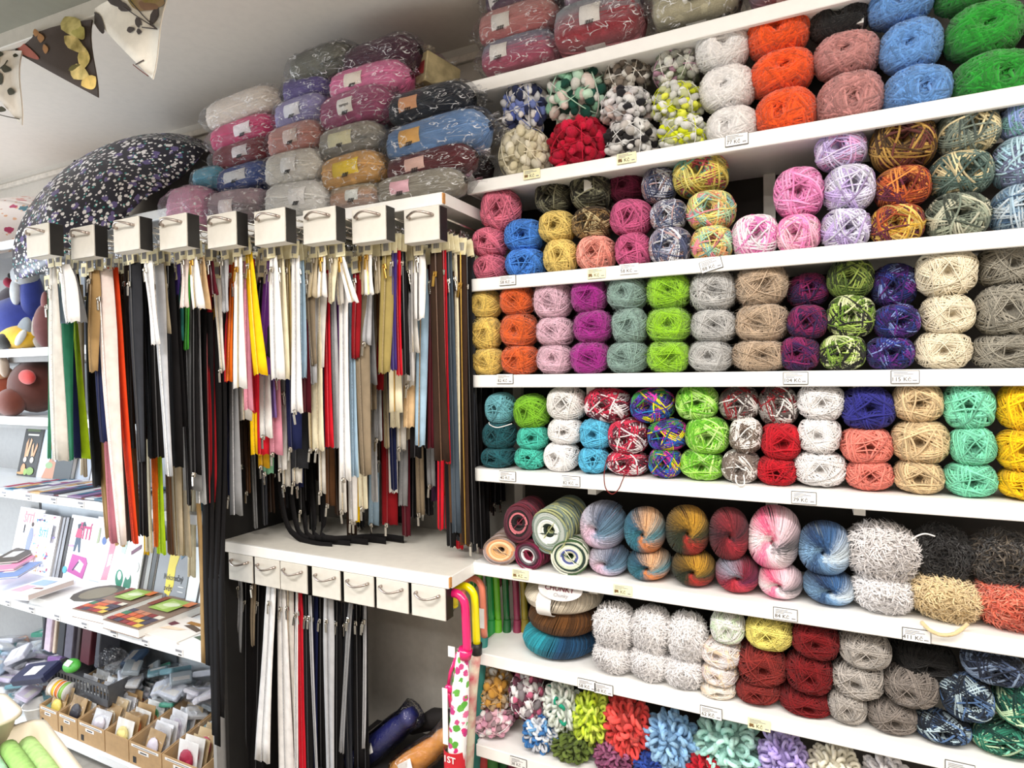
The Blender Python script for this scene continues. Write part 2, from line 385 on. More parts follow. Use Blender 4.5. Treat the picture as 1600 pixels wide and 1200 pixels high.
def cake(seed):
    """wound cake: flat spiral face towards -Y, straight sides"""
    g = np.random.RandomState(seed); nb = NB(); r = .045
    th = np.linspace(0, 2*PI, 29)
    def ring(rad, y, u, v, tilt=0, ta=0, k=1.0):
        P = np.stack([rad*np.cos(th), y + tilt*rad*np.cos(th-ta), rad*np.sin(th)], -1)
        return tubes(P, np.stack([np.cos(th)*.3, np.full(29, -1.), np.sin(th)*.3], -1), r*k, 5, u0=u, u1=u+.04, v=v)
    for i in range(22):
        rad = .12+.84*i/21; y = -.93 - .06*math.sin(PI*i/21) + (.5*math.exp(-(i/2.6)))
        nb.add(ring(rad+g.uniform(-.01, .01), y, i/22, g.uniform(0, 1), g.uniform(-.04, .04), g.uniform(0, 6), 1.15))
    for i in range(26):
        y = -.88+1.86*i/25
        nb.add(ring(1-.02*(i % 3)*.5, y, .97+.3*math.sin(i*.7)*.3, g.uniform(0, 1), .22*(-1)**i, g.uniform(0, 6), 1.1))
    for k in range(4):
        a0 = g.uniform(0, 6); t = np.linspace(-.9, .9, 12)
        P = np.stack([t*math.cos(a0)*.9+.1*math.sin(a0), -1.02+0*t+.05*t*t, t*math.sin(a0)*.9+.1*math.cos(a0)], -1)
        if k < 2: nb.add(tubes(P, np.tile([0, -1., 0], (12, 1)), r*.6, 5, u0=.2*k, u1=.2*k+.05, v=.9))
    V = np.array([[.93*math.cos(a), y, .93*math.sin(a)] for y in (-.9, .95) for a in np.linspace(0, 2*PI, 24, endpoint=False)])
    Q = np.array([[i, (i+1) % 24, 24+(i+1) % 24, 24+i] for i in range(24)] + [[24, 24+i, 24+i+1, 24+i+1] for i in range(1, 22, 2)])
    Q = Q[:24]; nb.add((V, Q, np.tile([[.9, .1]], (48, 1))))
    dk = [[0, .96, 0]]+[[.95*math.cos(a), .95, .95*math.sin(a)] for a in np.linspace(0, 2*PI, 24, endpoint=False)]
    nb.add((np.array(dk), np.array([[0, 1+(2*i) % 24, 1+(2*i+1) % 24, 1+(2*i+2) % 24] for i in range(12)]), np.tile([[.9, .1]], (25, 1))))
    return nb
def donut(seed, n=120):
    """ring skein lying flat, axis Z: R=.62, tube .38 x .5"""
    g = np.random.RandomState(seed); nb = NB(); a = np.linspace(0, 2*PI, 12)
    for k in range(n):
        q = 2*PI*k/n + g.uniform(-.02, .02); tw = .14
        qq = q + tw*np.sin(a)
        rr = .60 + .37*np.cos(a); P = np.stack([rr*np.cos(qq), rr*np.sin(qq), .96*np.sin(a)], -1)
        N = np.stack([np.cos(a)*math.cos(q), np.cos(a)*math.sin(q), np.sin(a)], -1)
        nb.add(tubes(P, N, .032, 4, u0=k/n, u1=k/n, v=g.uniform(0, 1)))
    return nb

SH = {
 'A': [winding(s, 22, 4, .04, wob=.03, gap=2.15, lift=.11, corek=.87, hole=.62, dlo=.31).mesh('yarn_ball') for s in (1, 2, 3, 4, 5, 6)],
 'T': [winding(s, 30, 4, .024, wob=.04, gap=2.2, lift=.09, corek=.9, hole=.45).mesh('yarn_ball') for s in (11, 12, 13)],
 'M': [fuzz(winding(s, 20, 5, .027, lift=.07, wob=.05, gap=2.3, corek=.9, hole=.62, dlo=.31), s, 800, .26, .006).mesh('yarn_ball') for s in (21, 22, 23, 24)],
 'R': [winding(s, 60, 3, .03, dlo=.2, dhi=.26, seq=True, lift=0, hole=.5, gap=2, p=2.3, corek=.93).mesh('yarn_ball') for s in (31, 32)],
 'B': [fuzz(winding(s, 24, 4, .05, S=6, seg=54, lump=.45, wob=.04, lift=.05, corek=.9, p=2.35), s, 700, .1, .02).mesh('yarn_ball') for s in (41, 42, 43)],
 'P': [pompom(s).mesh('yarn_ball') for s in (51, 52, 53)],
 'L': [loops(s).mesh('yarn_ball') for s in (61, 62, 63)],
 'F': [fur(s).mesh('yarn_ball') for s in (71, 72, 73)],
 'K': [cake(s).mesh('yarn_ball') for s in (81, 82)],
}
def wraps(seed, n, r):
    w_ = winding(seed, n, 1, r, dlo=.1, dhi=.8, lift=.05, only_loops=True, wob=.08, cut=.4, hole=.1, az0=seed*.7)
    me = w_.mesh('outer_strand'); me.transform(Matrix.Scale(1.035, 4)); return me
WR = {'A': [wraps(s, 7, .045) for s in (101, 102, 103, 104, 105)], 'M': [wraps(s, 5, .026) for s in (111, 112, 113, 114)],
      'T': [wraps(s, 7, .022) for s in (121, 122)]}
SHAPE_D = {'A': 1.1, 'T': 1.15, 'M': 1.1, 'R': 1.25, 'B': 1.05, 'P': 1.05, 'L': 1.05, 'F': 1.1, 'K': 1.3}

# colour words, strand colours, blended
Y = {
 'blue_white': ('blue and white', ['#f0f0f4', '#7f8fd0', '#f0f0f4', '#5c6cb8', '#2d3355', '#f5f0ee']),
 'cream_p': ('cream', ['#efe6cb', '#d9cfae', '#f3ecd6', '#e6dcbc']),
 'green_mix': ('green and white', ['#f2efe8', '#bfe6cc', '#1f5a4c', '#cdeed6', '#17483c', '#e9d8d0', '#98ceb0']),
 'crimson': ('crimson red', ['#cf1338', '#c00f30', '#da1d44']),
 'taupe': ('white and taupe', ['#efeae2', '#b9ab9c', '#8d8074', '#e6dfd4', '#57504a']),
 'gwb': ('grey, white and black', ['#f0eeee', '#d9d8da', '#26242a', '#efeaec', '#d2bdb6', '#f3f1f1']),
 'wblack': ('white and black', ['#f0efee', '#2a2628', '#e8e5e2', '#cfc9c4', '#f2f0ee']),
 'pink_grey': ('pink and grey', ['#e9e6dc', '#c99ab0', '#d8d8cc', '#a8b096', '#efece6']),
 'yellow_white': ('neon yellow and white', ['#f0f0e8', '#e4ee2a', '#dcdcd6', '#eef25a', '#f2f2ee', '#c8cc9a']),
 'white': ('white', ['#f6f2f0']), 'orange_b': ('bright orange', ['#ff5a14']), 'black_b': ('black', ['#141212', '#22201e', '#0e0d0d']),
 'dusty_pink': ('dusty pink', ['#c98a86']), 'blue_b': ('sky blue', ['#6a9fe0']), 'green_b': ('bright green', ['#23a02c']),
 'taupe_b': ('taupe', ['#8d8270']),
 'rose': ('rose pink', ['#e0768e']), 'cornflower': ('cornflower blue', ['#4a8ae0']),
 'olive_black': ('dark olive melange', ['#3e3c30', '#6f6d58', '#2b2a22', '#8b8970']),
 'pale_yellow': ('pale mustard yellow', ['#e6c872']), 'brown_var': ('brown and beige', ['#6e5434', '#cdb88a', '#3d2f1d', '#97794c']),
 'salmon': ('salmon pink', ['#ee9484', '#f2a898']), 'darkrose': ('dark rose', ['#7d2746']), 'mauve': ('mauve pink', ['#c85a86']),
 'grey_blue': ('grey and blue melange', ['#c9cede', '#5d6684', '#e6e6ea', '#8a8494', '#464d6c', '#b99a9a']),
 'yellow_multi': ('yellow multicolour', ['#e6d66e', '#d8c25e', '#c05a60', '#7ab09a', '#e8dc86', '#e0cc66']),
 'pastel_multi': ('pastel yellow and green', ['#f2d77a', '#bfe0b4', '#f4b47c', '#e8e894', '#9fcfc4', '#f0909a']),
 'pink_white': ('pink and white', ['#fbeef4', '#f48ac8', '#fdf2f6', '#f8c0dc']), 'pink': ('candy pink', ['#f58cc4', '#f8a6d2']),
 'pink_light': ('light pink', ['#fbb6cc', '#f990c4', '#fcc8d6']),
 'lilac_pink': ('lilac and pink', ['#d8c6ee', '#e6a8d4', '#c9b4e6', '#e4d8f4']), 'lilac_white': ('pale lilac', ['#dcd6f0', '#e9e6f6', '#c4aee0']),
 'brown_gold': ('brown and gold', ['#a8803c', '#6e3a34', '#4a3420', '#c49a50']), 'rust': ('rust orange', ['#c05a2c', '#8a3424', '#e08c44', '#6e2c40']),
 'gold_rust': ('gold and plum', ['#d8a83c', '#e8c468', '#b0542c', '#6a2c3e']),
 'grey_sand': ('grey and sand', ['#98a090', '#e0cfa2', '#5c6862', '#788478']), 'teal_grey': ('grey green', ['#4f6862', '#7d9288', '#e0cfa2', '#54685e']),
 'grey_green': ('grey green melange', ['#7c8676', '#a9b09a', '#4c544a', '#c8c6ae']),
 'blue_lilac': ('light blue and lilac', ['#a8bce8', '#c9ccf0', '#90a8dc', '#7fb0b0']), 'blue_grey': ('pale blue and grey', ['#a9cede', '#8a90ae', '#bcdbe6', '#757c98']),
 'steel': ('steel blue', ['#7694ae', '#4a6480', '#a4bccc', '#c6d2da']),
 'yellow_m': ('soft yellow', ['#f4d068']), 'orange_m': ('orange', ['#e8641c']), 'blush': ('blush pink', ['#e6bccc']), 'magenta': ('magenta purple', ['#a8128c']),
 'sage': ('sage green', ['#8aa69c']), 'lime_m': ('lime green', ['#96ce10']), 'lgrey': ('light grey', ['#c2c0bd']), 'beige': ('beige', ['#c0a78c']),
 'berry': ('berry and plum', ['#701448', '#481850', '#86205a', '#301c48']), 'olive_g': ('olive green', ['#4e6426', '#8fa04a', '#2c3618', '#6d8436']),
 'lime_dark': ('lime and black', ['#a8c45c', '#2a2a26', '#e0e6b0', '#6a8a30', '#1e1e1c']), 'purple_navy': ('purple and navy', ['#4a2078', '#1c2868', '#682480', '#161c48', '#2c3c90', '#30185a', '#8090c8', '#3a1a64', '#1c2256']),
 'cream': ('cream white', ['#f5e8cc']), 'greige': ('grey beige', ['#a09a8c']),
 'teal_l': ('light teal', ['#6fb0ba']), 'teal_d': ('dark teal', ['#1e5a62']), 'green_l': ('leaf green', ['#7cb82a']), 'aqua': ('turquoise', ['#4cc4ae']),
 'white_grey': ('white', ['#ece8e4']), 'skyblue': ('light blue', ['#5cbce0']),
 'red_white': ('red and white', ['#b81c3c', '#f4eaea', '#7c1a30', '#d83050', '#5a2030', '#f0e0e2']),
 'rainbow': ('rainbow', ['#4a2a9c', '#2a5cc0', '#e8d820', '#d0309c', '#3a8c3c', '#2a2460', '#5a30a8', '#1e78b8']),
 'lime_white': ('lime and pale green', ['#90d43c', '#c8f090', '#6cb82c', '#b0e468']), 'grey_red': ('grey and white with red', ['#6e625e', '#e6e2de', '#4a3c3a', '#8e1c24', '#98908a']),
 'brown_white': ('brown and white', ['#f0ece8', '#6a5a4e', '#efe9e4', '#8a7a6e']), 'taupe_white': ('taupe and white', ['#8a7c74', '#f4f0ec', '#76685f', '#a4988e']),
 'red': ('deep red', ['#c00c20']), 'navy': ('navy blue', ['#2c2c84']), 'coral': ('coral pink', ['#f28878']), 'sand': ('sand', ['#ddc094']), 'mint': ('mint green', ['#82dcb6']),
 'yellow': ('bright yellow', ['#fcc810']),
 'k_peach': ('peach and cream', ['#8a7668', '#f4c894', '#f0b478', '#f8dcb0', '#e8a878', '#b8a4a0']), 'k_maroon': ('maroon, pink and black', ['#7c2c3c', '#1e1a1c', '#2c2224', '#e08088', '#241c1e', '#7a3a4a', '#5a2a38']),
 'k_burg': ('burgundy and white', ['#5a1828', '#8c1c40', '#e8e4e4', '#6a6468', '#4a2030', '#842048']), 'k_green': ('white and grey green', ['#b4b884', '#2c3a30', '#eef0e6', '#f2f2ee', '#98a498', '#c6ccc4', '#7a8a80']),
 'k_white': ('white and navy', ['#3c5a34', '#f4f2dc', '#5a64a0', '#f2f2e8', '#d8e0c4', '#2c4038', '#e8ead8']),
 'r_lilac': ('lilac and grey blue', ['#dcb8cc', '#cfc0d4', '#6c90a8', '#4c5a70', '#b8b6c4', '#e4c8d8']), 'r_teal': ('teal and orange', ['#2f6c80', '#e08848', '#4a8a98', '#e6b080', '#2c5870', '#3f7c8c']),
 'r_olive': ('olive, red and mustard', ['#2c3422', '#b03028', '#3a3c24', '#c8942c', '#7c5c1c', '#2c3020']), 'r_red': ('dark red', ['#6c1c24', '#a82c38', '#48242c', '#882830', '#3a1c24']),
 'r_redpurple': ('red and purple', ['#b8303c', '#c04050', '#5c2040', '#7c1c30', '#a0a0b0', '#902840']), 'r_pink': ('pink, white and grey', ['#f06c9c', '#fbe8ec', '#4a4a4c', '#f8d8e0', '#e4507c', '#fdf2f2']),
 'r_denim': ('denim blue', ['#2c4a74', '#7ca4cc', '#dce8f0', '#3c6494', '#1e3458', '#88b0d4']),
 'f_white': ('off-white', ['#e8e2e0']), 'f_white2': ('snow white', ['#fbf7f6']), 'f_black': ('black', ['#14100f']), 'f_cream': ('cream', ['#ecd2a0']),
 'f_brown': ('dark brown', ['#2c241e', '#6a5e50', '#1a1614']), 'f_coral': ('coral orange', ['#ee7458', '#f09478', '#d85a44']),
 't_mint': ('white and mint', ['#f2f2ea', '#d8e8c8', '#f6f4ee']), 't_pink': ('white with faint pink', ['#f4ece8', '#e4d0cc', '#f6f0ee', '#f8e0c0']), 't_cream': ('creamy white', ['#f6eee0', '#f4e0c8', '#f8f2ea']),
 'lemon': ('lemon yellow', ['#f4e47c']), 'redbrown': ('red brown', ['#8c2a24']), 'dred': ('dark red', ['#7e0e12']),
 'wgrey': ('warm light grey', ['#b8b0a8']), 'black_y': ('black', ['#1c1a19']), 'tgrey': ('taupe grey', ['#8a8078']),
 'navy_white': ('navy and light blue', ['#1c2838', '#5a7aa8', '#141c28', '#b8ccd4', '#2c3c54']), 'navy_m': ('navy melange', ['#20283c', '#506080', '#1a2030', '#8090a8']),
 'green_teal': ('dark green and mint', ['#145a48', '#88d4b4', '#0e3c34', '#2c7c62', '#c8e4b8']),
 'l_gold': ('gold, beige and white', ['#e0a850', '#c8ac84', '#f6f0e6', '#d09840', '#b09474']), 'l_pink': ('pale pink and white', ['#f4c4d0', '#f8f2f0', '#ecaac0', '#9c8488']),
 'l_burg': ('burgundy, grey and white', ['#7a4456', '#ece8ea', '#8c8488', '#d06c8c', '#5c3444', '#f2eeee']), 'l_mint': ('white with mint specks', ['#ecf2ea', '#dde8dc', '#f4f6f2', '#1ca884', '#e4ece0', '#eef4ec']),
 'l_blue': ('blue and white', ['#4a86c8', '#f2f6fa', '#78b0e4', '#c8ccd4', '#3c78b8']), 'l_lime': ('lime yellow', ['#cfe83c', '#dcf060']), 'l_olive': ('olive green', ['#5c6e2c', '#6e8038']),
 'l_coral': ('coral red', ['#f05c54', '#ec4c48']), 'l_mauve': ('mauve purple', ['#8c4a6c', '#a05c80']), 'l_sky': ('baby blue', ['#98c8f4', '#a8d4f8']), 'l_navy': ('royal blue', ['#2c4aa0']),
 'l_aqua': ('pale mint', ['#b4e8dc', '#c4f0e4']), 'l_red': ('red', ['#c01428']), 'l_lilac': ('lilac', ['#c0acec', '#ccbcf4']), 'l_cream': ('cream white', ['#f6f0dc']), 'l_white': ('white', ['#f2eef0']),
}
def ymat(key, t):
    c = Y[key][1]
    return yarn('yarn_'+key, c, smooth=(t == 'R'), freq={'R': 1, 'K': 1, 'P': 1, 'L': 1}.get(t, 2.3),
                sheen=.35 if t in 'BFM' else .08, vary=.22 if 'white' in Y[key][0] or 'cream' in Y[key][0] else {'F': .3, 'B': .45, 'M': .45}.get(t, .5))
KIND = {'A': 'smooth', 'T': 'fine', 'M': 'fuzzy mohair', 'R': 'roving', 'B': 'bumpy chenille', 'P': 'pompom', 'L': 'loop', 'F': 'furry', 'K': 'cake'}
SPH = {1: 'top row', 2: 'second row down', 3: 'third row down', 4: 'fourth row down', 5: 'fifth row down', 6: 'sixth row down', 7: 'bottom row'}
bcount = 0
def ball(shelf, t, x0, x1, yt, yb, key, label, dy=0, snap=None):
    global bcount; bcount += 1
    k = SHAPE_D[t]; cx, cy = (x0+x1)/2, (yt+yb)/2; Yc = D+.055+dy
    for _ in range(3):
        a, b = at(x0, cy, y=Yc), at(x1, cy, y=Yc); Wd = b.x-a.x
        c = at(cx, cy, y=Yc); s = c.x/math.hypot(c.x, Yc); cs = math.sqrt(1-s*s)
        wd = Wd*cs/math.sqrt(cs*cs+(k*s)**2)*1.0
        Yc = D+.012+dy+wd*k/2
    top = at(cx, yt, y=Yc).z; bot = at(cx, yb, y=Yc).z
    if snap is not None: bot = snap
    if t in 'PLF': wd *= .94
    r_ = random.Random(bcount*13+5); ms = SH[t]; me = ms[bcount % len(ms)]
    o = obj('yarn_cake' if t == 'K' else 'yarn_ball', me, ymat(key, t), loc=(c.x, Yc, (top+bot)/2), rot=(r_.uniform(-.02, .14), r_.uniform(-.12, .12), r_.uniform(-.22, .22)),
            scale=(wd/2, wd*k/2, (top-bot)/2*(.95 if t in 'PLF' else 1.0)))
    tag(o, label, 'yarn', {1: 'novelty yarn balls on the top row'}.get(shelf, 'yarn on the %s' % SPH[shelf]))
    if t in WR:
        ws = WR[t]; obj('outer_strand', ws[bcount % len(ws)], ymat(key, t), o)
    return o
def stacks(shelf, cols):
    z = ZS[shelf]; n = len(cols)
    for i, (t, bs, *opt) in enumerate(cols):
        dy = opt[0] if opt else 0
        for j, b in enumerate(bs):
            x0, x1, yt, key = b[:4]; ddy = b[4] if len(b) > 4 else dy
            last = j == len(bs)-1
            yb = bs[j+1][2]+ (5 if t not in 'PLF' else 9) if not last else yt+(x1-x0)*.84
            tt = t if len(b) < 6 else b[5]
            pos = ('alone' if len(bs) == 1 else ['topmost', 'lowest'][j] if len(bs) == 2 else ['topmost', 'middle', 'lowest'][j] if len(bs) == 3 else ['topmost', 'second', 'third', 'lowest'][j])
            st = ORD[i]
            lab = '%s %s yarn, %s in %s stack from left, %s' % (Y[key][0], KIND[tt], pos, st, SPH[shelf])
            if len(lab.split()) > 16: lab = lab.replace(' yarn,', ',').replace(' melange', '').replace(' multicolour', '')
            ball(shelf, tt, x0, x1, yt, yb, key, lab, ddy, z if last else None)

# ---------------------------------------------------------------- yarn shelving
def tag_on(shelf_o, px, py, txt, paper=PAPER, wd=.05, ht=.026, tilt=0, dark=False):
    z = at(px, py, y=D-.003)
    pt = MB().box(-wd/2, wd/2, -.0012, .0008, -ht/2, ht/2).build('price_tag', paper, shelf_o, loc=(z.x, D-.0035, z.z), rot=(0, tilt, 0))
    if dark: MB().box(-wd/2, wd/2, .0009, .0016, -ht/2-.0013, ht/2+.0013).build('tag_holder', INK, pt, scale=(1.05, 1, 1))
    o = obj('printing', text_mesh(txt), INK, pt, loc=(-.007, -.0016, -ht*.2), rot=(R(90), 0, 0), scale=(.0125,)*3)
    b = MB()
    for k, (a, c) in enumerate([(-.42, .1), (-.42, .3), (-.42, -.05)]):
        b.box(a*wd, c*wd, -.0018, -.0011, ht*(.36-.13*k)-.0006, ht*(.36-.13*k)+.0006)
    b.box(.27*wd, .43*wd, -.0018, -.0011, -ht*.33, -ht*.24)
    b.build('printing', GREYINK, pt)
    if paper is YPAPER: MB().box(-.43*wd, -.25*wd, -.0018, -.0011, -ht*.28, -.02*ht).build('printing', mat('brown_print', '#7a5a34', .7), pt)
shelves = {}
SHL = ['topmost white shelf, carrying film-wrapped yarn packs', 'white shelf under the pompom and chenille yarn balls', 'white shelf under rose pink and cornflower yarn stacks',
       'white eye-level shelf under the fuzzy mohair yarn stacks', 'white shelf under teal, rainbow, mint and yellow stacks', 'white shelf under yarn cakes and roving balls',
       'white shelf with ring skeins and six furry white balls', 'lowest white shelf under the loop yarn balls']
for i, z in enumerate(ZS):
    s = empty('wall_shelf', (0, 0, 0)); tag(s, SHL[i], 'shelf', 'white shelves of the yarn wall'); shelves[i] = s
    MB().box(XL, XR, D+.014, YB-.02, z-.024, z-.001).build('shelf_board', WHITE, s)
    MB().box(XL, XR, D, D+.014, z-.036, z, bev=.002).build('edge_strip', WHITE, s)
    for x in (-.55, .1, .7): MB().box(x-.012, x+.012, D+.06, YB-.02, z-.062, z-.0245).build('bracket', WHITE2, s)
    MB().box(XL-.006, XL-.0005, D+.02, YB-.02, z-.03, z-.001).build('end_cap', WHITE2, s)
s = MB().box(XL, XR, YB-.019, YB-.001, .12, 2.42).build('back_panel', DARKP); tag(s, 'dark back panel behind the shelves of yarn', 'panel')
fr = empty('shelf_upright', (0, 0, 0)); tag(fr, 'slotted grey uprights holding the yarn shelves against the wall', 'upright')
for x in (-.88, -.1, .75):
    MB().box(x-.015, x+.015, YB-.0198-.02, YB-.0195, .1, 2.6).build('upright_rail', WHITE2, fr)
T_ = tag_on
T_(shelves[1], 831, 272, '99 Kč', YPAPER); T_(shelves[1], 979, 247, '85 Kč', YPAPER); T_(shelves[1], 1151, 218, '77 Kč', dark=True)
T_(shelves[2], 793, 438, '58 Kč', dark=True); T_(shelves[2], 932, 427, '56 Kč', YPAPER); T_(shelves[2], 983, 420, '58 Kč'); T_(shelves[2], 1111, 414, '88 Kč', tilt=R(-14), dark=True)
T_(shelves[3], 789, 592, '82 Kč', dark=True); T_(shelves[3], 1243, 591, '104 Kč', dark=True); T_(shelves[3], 1414, 589, '115 Kč', dark=True)
T_(shelves[4], 793, 744, '40 Kč', dark=True); T_(shelves[4], 892, 752, '82 Kč', dark=True); T_(shelves[4], 1256, 778, '79 Kč', dark=True)
T_(shelves[5], 813, 897, '85 Kč', YPAPER); T_(shelves[5], 973, 922, '84 Kč', YPAPER); T_(shelves[5], 1227, 960, '84 Kč', dark=True); T_(shelves[5], 1432, 993, '411 Kč', dark=True)
T_(shelves[6], 917, 1070, '58 Kč', dark=True); T_(shelves[6], 943, 1077, '58 Kč', dark=True); T_(shelves[6], 1111, 1114, '62 Kč', dark=True); T_(shelves[6], 1186, 1132, '86 Kč', YPAPER); T_(shelves[6], 1500, 1202, '95 Kč', dark=True)
T_(shelves[7], 810, 1192, '38 Kč', dark=True)

stacks(1, [
 ('P', [(787, 856, 131, 'blue_white'), (780, 862, 203, 'cream_p')]),
 ('P', [(855, 953, 106, 'green_mix'), (861, 950, 188, 'crimson')]),
 ('P', [(943, 1018, 88, 'taupe', .03), (940, 1021, 140, 'gwb'), (946, 1028, 190, 'wblack')]),
 ('P', [(1019, 1096, 78, 'pink_grey', .03), (1019, 1099, 132, 'yellow_white'), (1028, 1106, 184, 'yellow_white')]),
 ('B', [(1086, 1171, 44, 'white'), (1093, 1181, 108, 'white'), (1104, 1185, 170, 'white')]),
 ('B', [(1166, 1264, 17, 'orange_b'), (1170, 1272, 87, 'orange_b'), (1180, 1276, 144, 'orange_b')]),
 ('B', [(1262, 1358, -2, 'black_b', .02), (1270, 1375, 58, 'dusty_pink'), (1274, 1379, 118, 'dusty_pink')]),
 ('B', [(1354, 1458, -20, 'blue_b'), (1372, 1473, 36, 'blue_b'), (1377, 1485, 108, 'blue_b')]),
 ('B', [(1460, 1580, -40, 'green_b'), (1472, 1600, 12, 'green_b'), (1483, 1618, 86, 'green_b')]),
 ('B', [(1600, 1725, -40, 'taupe_b'), (1605, 1735, 30, 'taupe_b')])])
stacks(2, [
 ('A', [(752, 814, 297, 'rose'), (740, 794, 357, 'rose'), (742, 793, 399, 'rose')]),
 ('A', [(789, 852, 344, 'cornflower'), (791, 854, 389, 'cornflower')]),
 ('A', [(838, 894, 281, 'olive_black', .05), (843, 900, 331, 'pale_yellow'), (850, 904, 375, 'pale_yellow')]),
 ('A', [(893, 958, 267, 'olive_black', .04), (896, 958, 325, 'brown_var'), (902, 963, 370, 'salmon')]),
 ('A', [(950, 1010, 272, 'darkrose', .08), (955, 1019, 313, 'mauve'), (962, 1018, 365, 'mauve')]),
 ('A', [(1003, 1058, 264, 'grey_blue', .04), (1017, 1073, 313, 'grey_blue'), (1015, 1080, 356, 'grey_blue')]),
 ('A', [(1052, 1138, 246, 'yellow_multi', .01), (1073, 1149, 301, 'pastel_multi'), (1079, 1146, 355, 'pastel_multi')]),
 ('A', [(1143, 1216, 338, 'pink_white')]),
 ('A', [(1209, 1287, 264, 'pink'), (1213, 1282, 336, 'pink_light')]),
 ('A', [(1273, 1354, 207, 'lilac_pink'), (1286, 1366, 260, 'lilac_white'), (1281, 1360, 327, 'lilac_white')]),
 ('A', [(1357, 1463, 188, 'brown_gold'), (1365, 1453, 262, 'rust'), (1358, 1445, 321, 'gold_rust')]),
 ('A', [(1462, 1560, 167, 'grey_sand'), (1450, 1549, 240, 'teal_grey'), (1444, 1546, 304, 'grey_green')]),
 ('A', [(1557, 1662, 158, 'blue_lilac'), (1546, 1658, 214, 'blue_grey'), (1544, 1656, 290, 'steel')])])
stacks(3, [
 ('M', [(736, 783, 453, 'yellow_m'), (736, 784, 494, 'yellow_m'), (739, 788, 543, 'yellow_m')]),
 ('M', [(783, 836, 445, 'orange_m'), (784, 841, 489, 'orange_m'), (786, 842, 538, 'orange_m')]),
 ('M', [(836, 894, 439, 'blush'), (840, 897, 495, 'blush'), (840, 896, 537, 'blush')]),
 ('M', [(893, 949, 436, 'magenta'), (897, 957, 485, 'magenta'), (892, 953, 532, 'magenta')]),
 ('M', [(951, 1011, 431, 'sage'), (957, 1012, 481, 'sage'), (951, 1013, 533, 'sage')]),
 ('M', [(1011, 1079, 426, 'lime_m'), (1011, 1079, 480, 'lime_m'), (1011, 1078, 531, 'lime_m')]),
 ('M', [(1078, 1149, 423, 'lgrey'), (1080, 1150, 483, 'lgrey'), (1077, 1144, 531, 'lgrey')]),
 ('M', [(1148, 1230, 413, 'beige'), (1150, 1231, 474, 'beige'), (1143, 1230, 530, 'beige')]),
 ('A', [(1230, 1293, 428, 'berry', .05), (1230, 1293, 477, 'berry'), (1219, 1280, 525, 'berry')]),
 ('A', [(1292, 1365, 404, 'olive_g', .02), (1291, 1367, 462, 'lime_dark'), (1280, 1353, 523, 'lime_dark')]),
 ('A', [(1361, 1433, 413, 'purple_navy', .04), (1364, 1436, 476, 'purple_navy'), (1352, 1428, 525, 'purple_navy')]),
 ('T', [(1428, 1526, 388, 'cream'), (1436, 1521, 460, 'cream'), (1426, 1518, 517, 'cream')]),
 ('T', [(1522, 1622, 382, 'greige', .02), (1518, 1628, 445, 'greige'), (1512, 1622, 521, 'greige')])])
stacks(4, [
 ('A', [(760, 807, 614, 'teal_l'), (756, 807, 657, 'teal_d'), (754, 807, 696, 'teal_d')]),
 ('A', [(805, 858, 616, 'green_l'), (808, 859, 665, 'aqua'), (805, 854, 697, 'aqua')]),
 ('A', [(856, 917, 604, 'white_grey'), (857, 912, 652, 'white'), (852, 905, 689, 'white')]),
 ('A', [(907, 957, 653, 'skyblue'), (904, 952, 697, 'skyblue')]),
 ('A', [(915, 987, 606, 'red_white'), (952, 1014, 654, 'red_white'), (950, 1014, 703, 'red_white')]),
 ('A', [(987, 1053, 607, 'rainbow'), (1014, 1073, 654, 'rainbow'), (1014, 1066, 699, 'rainbow')]),
 ('A', [(1056, 1123, 601, 'lime_white', .01), (1071, 1140, 651, 'lime_white'), (1063, 1132, 702, 'lime_white')]),
 ('A', [(1124, 1187, 604, 'grey_red', .02), (1140, 1191, 652, 'brown_white'), (1128, 1187, 703, 'taupe_white')]),
 ('A', [(1185, 1247, 603, 'grey_red', .02), (1188, 1251, 660, 'red'), (1182, 1246, 712, 'red')]),
 ('T', [(1245, 1319, 598, 'white'), (1246, 1314, 651, 'white'), (1238, 1322, 703, 'white')]),
 ('A', [(1312, 1397, 604, 'navy'), (1312, 1394, 666, 'coral'), (1320, 1396, 718, 'coral')]),
 ('A', [(1393, 1474, 597, 'sand'), (1391, 1483, 654, 'sand'), (1394, 1475, 718, 'sand')]),
 ('A', [(1471, 1555, 597, 'mint'), (1481, 1556, 666, 'mint'), (1473, 1557, 721, 'mint')]),
 ('A', [(1553, 1650, 599, 'yellow'), (1553, 1652, 667, 'yellow'), (1554, 1652, 732, 'yellow')])])
z5 = ZS[5]
ball(5, 'K', 763, 820, 831, 880, 'k_peach', 'peach and cream yarn cake lying alone at the left end of its shelf', 0, z5)
ball(5, 'K', 795, 846, 782, 838, 'k_maroon', 'maroon, pink and black yarn cake lying on the peach and burgundy cakes')
ball(5, 'K', 817, 867, 838, 889, 'k_burg', 'burgundy and white yarn cake between the peach and white cakes', 0, z5)
ball(5, 'K', 843, 906, 786, 850, 'k_green', 'white and grey green yarn cake in the upper tier of cakes')
ball(5, 'K', 866, 924, 836, 898, 'k_white', 'white and navy yarn cake under the grey green cake', 0, z5)
